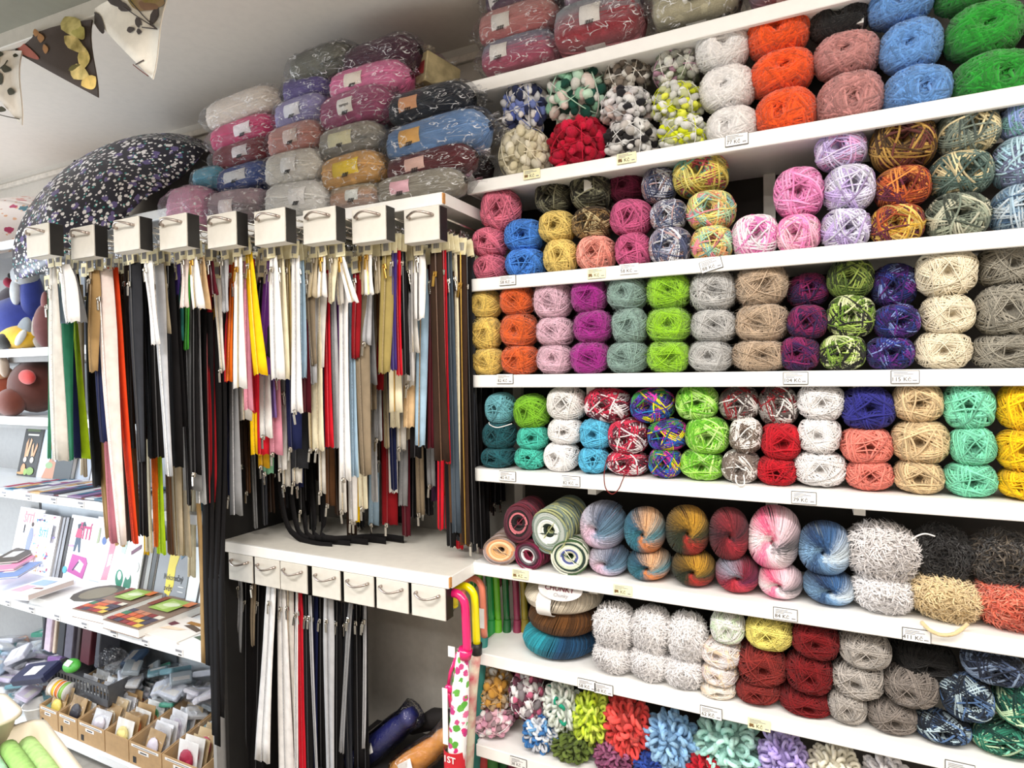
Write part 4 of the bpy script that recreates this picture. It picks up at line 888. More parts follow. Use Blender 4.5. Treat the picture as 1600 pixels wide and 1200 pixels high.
Z(552, 430, 554, 816, 10, 'yellow', 6, .23, slid='bottom'); Z(560, 430, 566, 795, 20, 'cream', 6, .17, slid='bottom')
# eighth rail
Z(574, 395, 577, 460, 17, 'white', 7, 0, metal=True, teeth='gold'); Z(566, 398, 562, 461, 14, 'beige', 7, .03, metal=True); Z(588, 398, 592, 458, 13, 'beige', 7, .03); Z(602, 396, 597, 583, 21, 'olive', 7, .02, metal=True, sway=.003); Z(615, 392, 615, 578, 13, 'violet', 7, .03)
Z(621, 388, 624, 586, 12, 'red', 7, .045); Z(628, 390, 634, 585, 10, 'black', 7, .06); Z(614, 410, 617, 643, 22, 'cream', 7, .1, teeth='gold', sway=.002); Z(637, 410, 636, 668, 19, 'peach', 7, .14, sway=.002); Z(640, 405, 642, 594, 12, 'white', 7, .1)
Z(575, 425, 580, 600, 18, 'grey', 7, .08); Z(582, 430, 580, 640, 20, 'taupe', 7, .12); Z(590, 430, 590, 688, 17, 'lightgrey', 7, .16, slid='bottom'); Z(600, 430, 603, 700, 12, 'beige', 7, .2); Z(578, 430, 585, 784, 14, 'lightgrey', 7, .2, sway=.003)
Z(602, 435, 605, 820, 24, 'darkred', 7, .24, slid='bottom', sway=.003); Z(586, 440, 582, 820, 16, 'lightblue', 7, .28, slid='bottom'); Z(622, 430, 625, 702, 14, 'offwhite', 7, .19, slid='bottom'); Z(630, 440, 627, 790, 14, 'grey', 7, .24)
# rightmost rail
Z(653, 396, 653, 499, 19, 'white', 8, 0, teeth='black', sway=.001); Z(680, 392, 690, 720, 27, 'darkbrown', 8, .01, teeth='brown', metal=True, sway=.002); Z(693, 388, 700, 724, 9, 'red', 8, .03, sway=.002); Z(700, 390, 712, 832, 14, 'slate', 8, .045, sway=.003)
Z(710, 392, 716, 790, 6, 'cream', 8, .06, sway=.003); Z(720, 395, 727, 850, 17, 'darkbrown', 8, .07, teeth='gold', sway=.003); Z(730, 398, 740, 850, 12, 'black', 8, .1, sway=.003); Z(643, 400, 636, 498, 13, 'offwhite', 8, .04)
Z(658, 420, 654, 697, 19, 'lightblue', 8, .06, teeth='tan', sway=.002); Z(672, 410, 672, 700, 12, 'maroon', 8, .08, sway=.002); Z(664, 405, 664, 700, 16, 'black', 8, .1); Z(640, 410, 645, 640, 14, 'brown', 8, .12)
Z(688, 420, 687, 828, 12, 'red', 8, .1, sway=.002, teeth='maroon'); Z(698, 420, 699, 828, 11, 'red', 8, .11, sway=.002); Z(712, 430, 717, 857, 16, 'red', 8, .2); Z(735, 400, 737, 862, 14, 'charcoal', 8, .14); Z(742, 405, 754, 862, 16, 'red', 8, .27, sway=.003)
# the crowd farther in along every rail: individually hung, hidden behind the front ones
cols_ = ['black']*6+['charcoal', 'darkbrown', 'brown', 'navy', 'maroon', 'grey', 'lightgrey', 'beige', 'taupe', 'white', 'darkred', 'greyblue', 'khaki', 'offwhite', 'plum', 'slate']
g = random.Random(5)
for i in range(9):
    x, z = RX[i], RZ[i]; y0 = UP[i][1]+.12; y1 = YB-.09
    n = 12 if i < 2 else 14
    for k in range(n):
        y = y0+(y1-y0)*(k+.5)/n; 
        for sx in ((-.026, .026) if k % 2 else (0,)):
            dk = k/n
            light = ['white', 'offwhite', 'beige', 'lightgrey', 'grey', 'offwhite', 'taupe', 'cream']
            if i >= 3:
                c = g.choice(light+['black', 'navy', 'darkred', 'maroon', 'charcoal', 'brown', 'mustard']) if dk < .6 else g.choice(cols_)
                L = g.uniform(.17, .30)+.30*dk+g.choice([0, 0, .1, .2])*dk*1.4
                if 5 <= i <= 7 and dk > .3: L += .13
                if i >= 6 and dk > .55: L = g.uniform(.62, .86)
                if i == 8: c = g.choice(cols_[:10]); L = g.uniform(.7, .88)
            else:
                c = g.choice(cols_[:10]+['black', 'charcoal']); L = g.choice([.3, .45, .6, .7])
            if i in (0, 1): L = min(L, .5)
            if i < 5 and k > 6: c = g.choice(['black', 'black', 'charcoal', 'darkbrown', 'taupe', 'navy', 'grey']); L = g.uniform(.6, .86)
            X = x+sx+g.uniform(-.008, .008)
            zipper((X, y, z-.105), (X+g.uniform(-.012, .012), y+g.uniform(-.01, .01), z-.105-L), g.choice([.03, .034, .04]), c,
                   '%s zippers packed behind the front ones on the %s upper rail' % (WORD.get(c, c), 'leftmost' if i == 0 else 'rightmost' if i == 8 else ORD[i]),
                   'packed %s zippers on rail %s' % (WORD.get(c, c), ORD[i]), slid='bottom' if g.random() < .5 else 'top', tagc=True, V=.15)
# long ones on the lower rails
def zlow(x0, y0, x1, y1, wpx, c, Yp, note, **k):
    P0, P1 = at(x0, y0, y=Yp), at(x1, y1, y=Yp); wd = (at(x0+wpx/2, (y0+y1)/2, y=Yp)-at(x0-wpx/2, (y0+y1)/2, y=Yp)).x
    zipper(P0, P1, wd*.95, c, 'long %s zipper under the worktop, %s' % (WORD.get(c, c), note), 'zippers on the lower rails', tagc=False, **k)
for q in [(422, 912, 411, 1188, 24, 'white', 1.47, 'leftmost of the white ones', .012), (438, 915, 447, 1240, 22, 'white', 1.49, 'second of the white ones', .004), (452, 920, 455, 1180, 14, 'offwhite', 1.5, 'behind the white ones', .01),
          (466, 922, 474, 1240, 14, 'red', 1.5, 'the only red one', .005), (462, 925, 462, 1240, 5, 'white', 1.48, 'narrow, before the red one', .008), (478, 930, 482, 1240, 14, 'black', 1.5, 'right of the red one', .003),
          (484, 930, 495, 1240, 5, 'lightgrey', 1.49, 'narrow edge by the black one', .004), (490, 932, 490, 1240, 16, 'navy', 1.52, 'between two grey ones', .004), (512, 935, 515, 1240, 17, 'lightgrey', 1.49, 'wide one in the middle', .004),
          (500, 935, 502, 1240, 14, 'black', 1.53, 'left of the wide grey one', .004), (526, 940, 525, 1240, 16, 'black', 1.52, 'right of the wide grey one', .005), (548, 942, 534, 1175, 9, 'grey', 1.5, 'narrow slanting one', .01),
          (540, 942, 545, 1240, 14, 'charcoal', 1.54, 'by the slanting one', .006), (556, 945, 560, 1200, 15, 'black', 1.55, 'second from the right', .005), (570, 945, 566, 1170, 5, 'lightgrey', 1.54, 'narrow rightmost edge', .006),
          (568, 945, 572, 1210, 14, 'black', 1.56, 'rightmost of the black ones', .006), (404, 905, 400, 1240, 24, 'black', 1.52, 'left of all the white ones', .004), (384, 900, 384, 1250, 26, 'black', 1.52, 'second from the left end', .004),
          (364, 898, 365, 1250, 24, 'black', 1.52, 'at the left end', .004), (372, 905, 372, 1020, 8, 'grey', 1.5, 'short-looking one at the left end', .006), (395, 905, 393, 1010, 7, 'taupe', 1.5, 'among the black ones on the left', .006),
          (508, 950, 510, 1240, 30, 'black', 1.6, 'deep behind the wide grey one', .002), (450, 950, 455, 1240, 40, 'black', 1.6, 'wide, deep behind the white ones', .002), (546, 950, 548, 1230, 34, 'charcoal', 1.62, 'deep behind the slanting one', .002)]:
    zlow(*q[:8], sway=q[8], slid='top', V=.15)
# black elastic straps: hanging at the rack's left end, and spilling onto the worktop
def strap(pts, wd, label, c='black', group='black straps'):
    pts = [Vector(p) for p in pts]; P = []
    for i in range(len(pts)-1):
        for t in (0, .25, .5, .75):
            p0, p1, p2, p3 = [pts[max(0, min(len(pts)-1, i+k))] for k in (-1, 0, 1, 2)]
            P.append(.5*((2*p1)+(-p0+p2)*t+(2*p0-5*p1+4*p2-p3)*t*t+(-p0+3*p1-3*p2+p3)*t**3))
    P.append(pts[-1]); vs = []; fs = []
    for i, p in enumerate(P):
        t = (P[min(i+1, len(P)-1)]-P[max(i-1, 0)]).normalized(); s = t.cross(Vector((0, 1, 0)))
        if s.length < .35: s = Vector((0, 1, 0)).cross(t) if False else Vector((0, 1, 0))-t*t.y
        s = s.normalized()
        if i and s.dot(ps) < 0: s = -s
        ps = s; n = t.cross(s).normalized()*.0008
        for u in (-1, 1):
            for v in (-1, 1): vs.append(p+s*wd/2*u+n*v)
    for i in range(len(P)-1):
        a, b = i*4, i*4+4; fs += [(a, a+1, b+1, b), (a+2, b+2, b+3, a+3), (a, b, b+2, a+2), (a+1, a+3, b+3, b+1)]
    fs += [(0, 2, 3, 1), (len(vs)-4, len(vs)-3, len(vs)-1, len(vs)-2)]
    o = MB().add(vs, fs, True).build('strap', cloth(c, ZC[c])); tag(o, label, 'strap', group); return o
for k, (x0, x1, x2, yb) in enumerate([(318, 322, 326, 1040), (328, 330, 336, 1150), (340, 338, 340, 1165), (348, 346, 346, 1120)]):
    strap([at(x0, 480+k*8, y=1.30), at(x0+2, 700, y=1.30+.01*k), at(x1, 900, y=1.31), at(x2, yb, y=1.32)], .028, ['leftmost', 'second', 'third', 'rightmost'][k]+' of four long black straps hanging past the left end of worktop')
strap([at(300, 470, y=1.33), at(306, 700, y=1.33), at(315, 880, y=1.33), at(318, 1036, y=1.33)], .022, 'long tan strap hanging beside the black straps', 'tan')
for k in range(5):
    x = -1.66+.03*k; zt = .985+.003*k
    strap([(x, 1.52+.02*k, 1.75), (x+.01, 1.52+.02*k, 1.3), (x+.03, 1.53+.015*k, 1.06), (x+.09, 1.53, zt+.012), (x+.18+.01*k, 1.52+.03*k, zt+.002), (x+.24+.02*k, 1.53+.03*k, zt+.001)], .022,
          ['frontmost', 'second', 'middle', 'fourth', 'rearmost'][k]+' of five black straps curling onto the worktop')
ex = MB().box(UX0-.02, UX1+.003, YB-.014, YB-.001, .02, .955).build('rack_lower_panel', mat('grey_lower_board', '#b9b3aa', .85, noise=.03)); tag(ex, 'grey panel on the wall below the worktop', 'panel')

# ---------------------------------------------------------------- film-wrapped yarn packs
def skein_unit(seed, n=54):
    g = np.random.RandomState(seed); nb = NB(); t = np.linspace(-1, 1, 15)
    pr = np.sqrt(np.clip(1-np.abs(t)**7, 0.05, 1))
    V, Q, U = core(4.6, 0, .95); nb.add((V[:, [1, 0, 2]]*np.array([-1, 1, 1]), Q[:, ::-1], U))
    for k in range(n):
        a = 2*PI*k/n + g.uniform(-.05, .05); tw = g.uniform(-.15, .15)
        aa = a+tw*t+.06*np.sin(t*5+g.uniform(0, 6)); rr = pr*(.93+g.uniform(-.03, .03))
        P = np.stack([t*.97, rr*np.cos(aa), rr*np.sin(aa)], -1); N = np.stack([0*t, np.cos(aa), np.sin(aa)], -1)+1e-4
        nb.add(tubes(P, N, .06, 5, u0=k/n, u1=k/n+.1, v=g.uniform(0, 1)))
    return nb
SKE = [skein_unit(s).mesh('skein') for s in (1, 2, 3)]
def wrap_unit(seed):
    g = random.Random(seed); b = MB(); nu, nv = 22, 13; vs = []; fs = []
    for i in range(nv+1):
        t = -1+2*i/nv; pr = math.sqrt(max(.0, 1-abs(t)**6))
        for k in range(nu):
            a = 2*PI*k/nu; f = 1.06+g.uniform(-.05, .09)
            if i in (0, nv): x = t*1.14; y, z = math.cos(a)*.75*(.25 if abs(math.sin(a)) > 2 else .8), math.sin(a)*.10
            elif i in (1, nv-1): x = t*1.17; y, z = math.cos(a)*.75*f, math.sin(a)*.7*f
            else: x = t*1.1+g.uniform(-.03, .03); y, z = math.cos(a)*pr*f, math.sin(a)*pr*f
            vs.append((x, y, z))
    for i in range(nv):
        for k in range(nu): k2 = (k+1) % nu; fs.append((i*nu+k, i*nu+k2, (i+1)*nu+k2, (i+1)*nu+k))
    b.add(vs, fs, False)
    # crimped end flaps
    for sx in (-1, 1):
        n = 8; vs = []; 
        for i in range(n+1):
            y = -.75+1.5*i/n
            vs += [(sx*1.10, y*.9, g.uniform(-.08, .08)), (sx*(1.26+g.uniform(-.06, .08)), y, g.uniform(-.25, .25))]
        b.add(vs, [(2*i, 2*i+1, 2*i+3, 2*i+2) for i in range(n)], False)
    return b.mesh('film_wrap')
WRAPS = [wrap_unit(s) for s in (1, 2, 3, 4)]
def band_unit(x0, x1):
    b = MB(); n = 24; vs = []
    for i in range(n+1):
        a = 2*PI*i/n; vs += [(x0, math.cos(a)*1.02, math.sin(a)*1.02), (x1, math.cos(a)*1.02, math.sin(a)*1.02), (x1, math.cos(a)*1.0, math.sin(a)*1.0), (x0, math.cos(a)*1.0, math.sin(a)*1.0)]
    fs = []
    for i in range(n):
        a, c = i*4, i*4+4; fs += [(a+1, a, c, c+1), (a+2, a+1, c+1, c+2), (a, a+3, c+3, c)]
    b.add(vs, fs, True); return b
pk = 0
def pack(x0, x1, yt, yb, Yc, cols, label, band='#f0eeea', bpos=(-.35, .1), tilt=0, snap=None, yaw=0, words=None, group='wrapped yarn packs on the zipper rack', kf=.9):
    global pk; pk += 1; g = random.Random(pk)
    a, b = at(x0, (yt+yb)/2, y=Yc), at(x1, (yt+yb)/2, y=Yc); t, u = at((x0+x1)/2, yt, y=Yc), at((x0+x1)/2, yb, y=Yc)
    if snap is not None: u.z = snap
    L = (b.x-a.x)/2*.9; H = (t.z-u.z)/2*.98; c = (a+b)/2; Dp = min(L, H*1.25)
    e = empty('wrapped_yarn_pack', (c.x, Yc, (t.z+u.z)/2), (g.uniform(-.1, .1), tilt, yaw)); tag(e, label, 'yarn', group)
    S = (L, Dp, H)
    obj('skein', SKE[pk % 3], yarn('packyarn_%d' % pk, cols, freq=.999 if len(cols) > 1 else 1, smooth=len(cols) > 1, vary=.3), e, scale=S)
    f = obj('film_wrap', WRAPS[pk % 4], BAG, e, scale=(L*1.02, Dp*1.09, H*1.08))
    if band:
        bpos = (bpos[0]-.05, bpos[1]+.05); bd = band_unit(*bpos).build('paper_band', mat('band_'+band.lstrip('#'), band, .6, noise=.04), e, scale=(L*1.0, Dp*1.015, H*1.015))
        m_ = (bpos[0]+bpos[1])/2*L; w_ = (bpos[1]-bpos[0])*L
        bar = obj('barcode', BARC, INK, bd); bar.matrix_parent_inverse = Matrix.Diagonal((1/L, 1/(Dp*1.015), 1/(H*1.015), 1))
        bar.location = (m_, -Dp*.99, -H*.38); s_ = min(1.2, w_/.03); bar.scale = (s_, 1, s_*.8); bar.rotation_euler = (R(-22), 0, 0)
        if words:
            tx = obj('printing', text_mesh(words, 1, .01), INK, bd); tx.matrix_parent_inverse = Matrix.Diagonal((1/L, 1/(Dp*1.015), 1/(H*1.015), 1))
            tx.location = (m_, -Dp*1.045, -.0*H); tx.rotation_euler = (R(90), 0, 0); tx.scale = (.014,)*3
    return e
ZT = 2.046
PK = [ # x0,x1,yt,yb,Y,cols,label,band,bpos
 (285, 352, 296, 341, 1.49, ['#f0a0c4', '#f4b4d0'], 'pale pink wrapped pack at the left end of lowest layer', None, 0, ZT),
 (340, 432, 298, 338, 1.49, ['#8c8a88', '#d8b8c4', '#6a6866'], 'grey and pink wrapped pack beside the pale pink one', '#e8dcdc', (-.2, .2), ZT),
 (424, 530, 288, 338, 1.49, ['#fffdf8'], 'big white wrapped pack in the lowest layer', '#f2f0ee', (.1, .5), ZT),
 (520, 606, 291, 332, 1.49, ['#e8e8dc', '#8cb8a4', '#d8a888', '#a8b0b8'], 'pastel green and orange wrapped pack in the lowest layer', '#e4e8e4', (-.1, .3), ZT),
 (588, 735, 271, 316, 1.50, ['#9c9686', '#a8a294'], 'taupe wrapped pack with pink band, right end of lowest layer', '#eab8c4', (-.45, -.1), ZT),
 (312, 366, 263, 303, 1.50, ['#6cc0e0'], 'sky blue wrapped pack at the left end of second layer', None, 0, None),
 (345, 436, 260, 302, 1.50, ['#3c54a0', '#4864b0'], 'royal blue wrapped pack with white band, second layer', '#eef0f4', (-.4, .3), None),
 (425, 522, 240, 298, 1.50, ['#fffaf0'], 'cream white wrapped pack in the second layer', '#f4f2f0', (-.1, .3), None),
 (510, 610, 244, 300, 1.50, ['#f0b45c', '#f4c07c'], 'orange yellow wrapped pack with a colourful band, second layer', '#f0d040', (-.3, .45), None),
 (604, 752, 236, 284, 1.51, ['#5c1c24', '#662028'], 'dark maroon wrapped pack with light pink band, second layer', '#e8c0b4', (-.35, 0), None),
 (338, 436, 225, 266, 1.51, ['#b8606c', '#8c2c38'], 'raspberry wrapped pack under the hot pink one', '#f0e8ec', (0, .4), None),
 (428, 520, 197, 250, 1.51, ['#e4a8a0', '#e8b4ac', '#e0988c'], 'salmon wrapped pack in the third layer', '#e8d4cc', (-.1, .3), None),
 (505, 610, 200, 254, 1.51, ['#b8b4a8', '#d0c8b8', '#8c8c88'], 'grey wrapped pack with yellow and white band, third layer', '#e8e4c0', (-.4, .25), None),
 (604, 775, 189, 250, 1.52, ['#7098d0', '#7ca4d8'], 'light blue wrapped pack with orange band, third layer', '#e8b468', (-.5, -.18), None),
 (334, 442, 190, 232, 1.51, ['#e0447c', '#e85088'], 'hot pink wrapped pack with white band, left side', '#f4ecf0', (.05, .45), None),
 (438, 524, 157, 207, 1.51, ['#8c84b8', '#a098c8'], 'lilac wrapped pack with white band, fourth layer', '#e4e4ec', (-.3, .2), None),
 (506, 626, 147, 205, 1.52, ['#a85078', '#b45c84'], 'mauve wrapped pack with a printed white band, fourth layer', '#efece6', (-.2, .12), None),
 (608, 748, 142, 195, 1.53, ['#141c28', '#1c2432'], 'navy black wrapped pack with orange band, fourth layer', '#e8ac80', (-.5, -.15), None),
 (328, 448, 150, 198, 1.52, ['#fff6ec', '#fbeee2'], 'cream wrapped pack on the hot pink one', None, 0, None),
 (448, 530, 122, 165, 1.53, ['#5c4c90', '#6c5ca0'], 'purple wrapped pack under the black one', None, 0, None),
 (518, 650, 108, 160, 1.53, ['#f078ac', '#f488b8'], 'bright pink wrapped pack with white band, fifth layer', '#f0e6d8', (-.35, .0), None),
 (462, 566, 80, 138, 1.54, ['#1c1a18', '#34322e', '#8c8c80', '#141412'], 'black wrapped pack at the left of the top layer', None, 0, None),
 (536, 662, 70, 126, 1.55, ['#4c2438', '#582c42'], 'dark plum wrapped pack, the highest of all', None, 0, None)]
for i, (x0, x1, yt, yb, yy, cs, lab, bd, bp_, sn) in enumerate(PK):
    pack(x0, x1, yt, yb, yy, cs, lab, bd, bp_ if bd else (-.3, .1), snap=sn, tilt=rng.uniform(-.06, .06), words='tempo' if i == 16 else None)
bx = at(672, 118, y=1.62); o = MB().box(-.03, .05, -.05, .08, -.055, .04, bev=.003).build('printed_carton', mat('carton', '#c8b88c', .6, noise=.2, nscale=18), loc=bx, rot=(R(-8), 0, R(-20))); tag(o, 'beige printed carton standing behind the plum pack', 'box')
MB().box(-.02, .04, -.0512, -.0505, -.03, .01).build('printing', mat('carton_print', '#8c2c30', .6), o)
# more packs behind, seen in the gaps
for (x0, x1, yt, yb, c, lab) in [(640, 760, 155, 200, ['#2a3442'], 'dark blue wrapped pack behind the navy black one'), (655, 775, 250, 292, ['#38181e'], 'dark brown wrapped pack behind the maroon one'),
                                 (560, 700, 100, 150, ['#e87cac'], 'pink wrapped pack behind the bright pink one'), (420, 500, 150, 190, ['#b4a4b8'], 'pale violet wrapped pack behind the lilac one')]:
    pack(x0, x1, yt, yb, 1.68, c, lab, None)
# packs on the topmost yarn shelf
TG = 'wrapped yarn packs on the topmost shelf'
for q in [(752, 882, 62, 118, 1.62, ['#d88ca0', '#e8b0c0', '#8c98ac', '#c8607c', '#d8a0ac'], 'pink and grey wrapped pack, lowest at the shelf end', (-.55, -.2)), (748, 884, 14, 72, 1.62, ['#d86c78', '#e8b4b4', '#e4a09c', '#c04c58'], 'coral and pink wrapped pack, second from below at the shelf end', (-.45, -.1)),
          (758, 888, -32, 24, 1.62, ['#3c3c6c', '#c87850', '#3c3464', '#b89090'], 'navy and orange wrapped pack, third at the shelf end', (-.7, -.35)), (864, 1016, 8, 84, 1.62, ['#b8404c', '#c86c74', '#a8b4bc', '#b03844', '#d89098'], 'red wrapped pack with a wide white band', (-.2, .15)),
          (880, 1016, -44, 22, 1.62, ['#b49cb4', '#8c8494', '#c8a8bc'], 'lilac and grey wrapped pack over the red one', (-.2, .2)), (1014, 1168, -34, 46, 1.62, ['#3c3830', '#e8e0c0', '#5c5848', '#d8d0b0', '#2c2820'], 'black and cream wrapped pack beside the red one', (-.15, .2)),
          (1162, 1300, -70, 8, 1.62, ['#c8a0b4', '#a88898'], 'pinkish wrapped pack at the upper frame edge', (-.2, .2))]:
    pack(q[0], q[1], q[2], q[3], q[4], q[5], q[6], '#ece9e4', q[7], snap=None, group=TG)

# ---------------------------------------------------------------- overhead board with bunting
ob = empty('overhead_shelf', at(90, 45, y=.87), (0, 0, R(4))); tag(ob, 'white board hung overhead at the upper left, bunting tied beneath', 'shelf')
MB().box(-1.6, .9, -.6, .0, .035, .055).build('shelf_board', mat('grey_green_board', '#8c8c80', .7, noise=.02), ob)
MB().box(-1.6, .9, -.004, .014, -.002, .055, bev=.002).build('edge_strip', WHITE2, ob)
for x in (-1.4, .7): MB().tube([(x, -.3, .05), (x, -.3, CZ-ob.location.z-.002)], .006, 8).build('hanging_rod', CHROME, ob)
def flag(pts, name, base, label, decals, Yp=.885):
    """triangular cloth pennant from three photo corners, gently curved, two layers of cloth"""
    A, B, C_ = [at(*p, y=Yp) for p in pts]; n = 8; vs = []; idx = {}
    for i in range(n+1):
        for j in range(n+1-i):
            a, b = i/n, j/n; c = 1-a-b; p = A*c+B*b+C_*a; bow = .018*math.sin(PI*b)*(1-a)+.012*math.sin(3*a+2*b)+.02*a*a
            idx[i, j] = len(vs); vs.append(p+Vector((0, -bow, 0))-A)
    k = len(vs); vs += [v+Vector((0, .003, 0)) for v in vs]; fs = []
    for i in range(n):
        for j in range(n-i):
            f = (idx[i, j], idx[i, j+1], idx[i+1, j]); fs += [f, tuple(q+k for q in f[::-1])]
            if j < n-i-1: f = (idx[i, j+1], idx[i+1, j+1], idx[i+1, j]); fs += [f, tuple(q+k for q in f[::-1])]
    for e in ([(i, 0) for i in range(n+1)], [(i, n-i) for i in range(n+1)], [(0, j) for j in range(n+1)]):
        for p, q in zip(e, e[1:]): fs.append((idx[p], idx[q], idx[q]+k, idx[p]+k))
    o = MB().add(vs, fs, True).build('bunting_flag', mat(name, base, .9, noise=.03, bump=.3, bscale=700), loc=A); tag(o, label, 'bunting', 'bunting flags under the overhead board')
    def S(x, y):  # point on the cloth for a photo pixel
        p = at(x, y, y=Yp); v0, v1, v2 = B-A, C_-A, p-A
        den = v0.x*v1.z-v1.x*v0.z; b = (v2.x*v1.z-v1.x*v2.z)/den; a = (v0.x*v2.z-v2.x*v0.z)/den; a = max(a, 0); b = min(max(b, 0), 1)
        bow = .018*math.sin(PI*b)*max(0, 1-a)+.012*math.sin(3*a+2*b)+.02*a*a
        return Vector((p.x, Yp-bow-.0022, p.z))-A
    def sn_(t): return math.sin(t)*(.45+.65*abs(math.sin(t)))*(1+.18*math.cos(3*t))
    for kind, c, pp in decals:
        if kind == 'stem':
            P = [S(*p) for p in pp]; MB().tube(P, .0012, 5).build('printed_stem', mat('print_'+c.lstrip('#'), c, .9), o)
        else:
            (cx, cy, rx, ry, an) = pp; q = [S(cx+rx*math.cos(t)*math.cos(an)-ry*sn_(t)*math.sin(an), cy+rx*math.cos(t)*math.sin(an)+ry*sn_(t)*math.cos(an)) for t in np.linspace(0, 2*PI, 14, endpoint=False)]
            ctr = S(cx, cy); vs2 = [ctr+Vector((0, -.0006, 0))]+q; MB().add(vs2, [(0, 1+i, 1+(i+1) % 14) for i in range(14)], True).build('printed_leaf', mat('print_'+c.lstrip('#'), c, .9), o)
OL = '#4a4838'
for c_ in ('#e4d890', '#e8d088', '#e0c878', '#e0c070', '#c8c070', '#a08468'): mat('print_'+c_.lstrip('#'), c_, .9, nscale=28, tint='#8c7c3c')
flag([(-45, 100), (42, 82), (49, 200)], 'cloth_clover', '#e8dccc', 'cream bunting flag printed with olive clover leaves, leftmost', [
 ('o', OL, (13, 103, 9, 6, 1.3)), ('o', OL, (29, 115, 7, 5, .1)), ('o', OL, (18, 129, 10, 5, 1.5)), ('o', OL, (2, 112, 9, 5, .2)), ('stem', OL, [(18, 116), (27, 108), (30, 101)]), ('stem', OL, [(18, 116), (8, 124), (0, 130)]),
 ('o', OL, (20, 92, 4, 4, 0)), ('o', OL, (34, 149, 6, 5, .3)), ('o', OL, (19, 176, 7, 4, .2)), ('stem', OL, [(10, 183), (26, 187), (46, 191)]), ('o', OL, (38, 92, 3, 3, 0)), ('o', OL, (4, 150, 5, 4, 0))])
flag([(20, 79), (151, 34), (168, 158)], 'cloth_brown', '#42342a', 'dark brown bunting flag printed with yellow leaves, in the middle', [
 ('o', '#a87848', (84, 68, 6, 6, 0)), ('o', '#a87848', (77, 60, 5, 5, 0)), ('o', '#a87848', (89, 84, 5, 6, 0)), ('o', '#e4d890', (130, 50, 22, 12, .9)), ('o', '#c8c070', (140, 58, 14, 8, 1.0)), ('o', '#e8d088', (136, 78, 20, 9, .7)),
 ('o', '#e0c878', (148, 98, 9, 16, .1)), ('o', '#e8d088', (140, 120, 16, 11, .5)), ('o', '#e0c070', (155, 135, 12, 11, 1.0)), ('o', '#6c6430', (134, 112, 12, 4, -.4)), ('o', '#a85c4c', (52, 84, 26, 7, .55))])
DG = '#4c4340'
flag([(140, 20), (273, -10), (253, 130)], 'cloth_rose', '#eee6d8', 'cream bunting flag with dark leaves and a brown flower, rightmost', [
 ('o', '#a08468', (245, 10, 26, 16, .1)), ('o', '#8c6c54', (250, 18, 14, 8, .2)), ('o', DG, (163, 40, 20, 7, 1.1)), ('o', DG, (200, 12, 20, 7, .6)), ('o', DG, (214, 22, 12, 6, .4)), ('o', DG, (258, 34, 5, 14, .3)), ('o', DG, (236, 43, 7, 3, 1.0)),
 ('stem', DG, [(214, 22), (234, 36), (262, 54)]), ('stem', DG, [(224, 12), (244, 36), (262, 54)]), ('stem', DG, [(240, 52), (262, 54)]), ('o', DG, (222, 55, 7, 4, -.2)), ('o', DG, (234, 46, 4, 6, -.3)), ('o', DG, (235, 58, 4, 4, 0)),
 ('stem', '#6a4038', [(224, 108), (234, 116), (248, 126)]), ('stem', DG, [(228, 108), (236, 103), (240, 101)])])
MB().tube([at(-60, 108, y=.884), at(20, 79, y=.884), at(150, 34, y=.884), at(280, -14, y=.884)], .0035, 6).build('bunting_cord', PAPER, ob).matrix_parent_inverse = (Matrix.Translation(ob.location) @ Matrix.Rotation(R(4), 4, 'Z')).inverted()

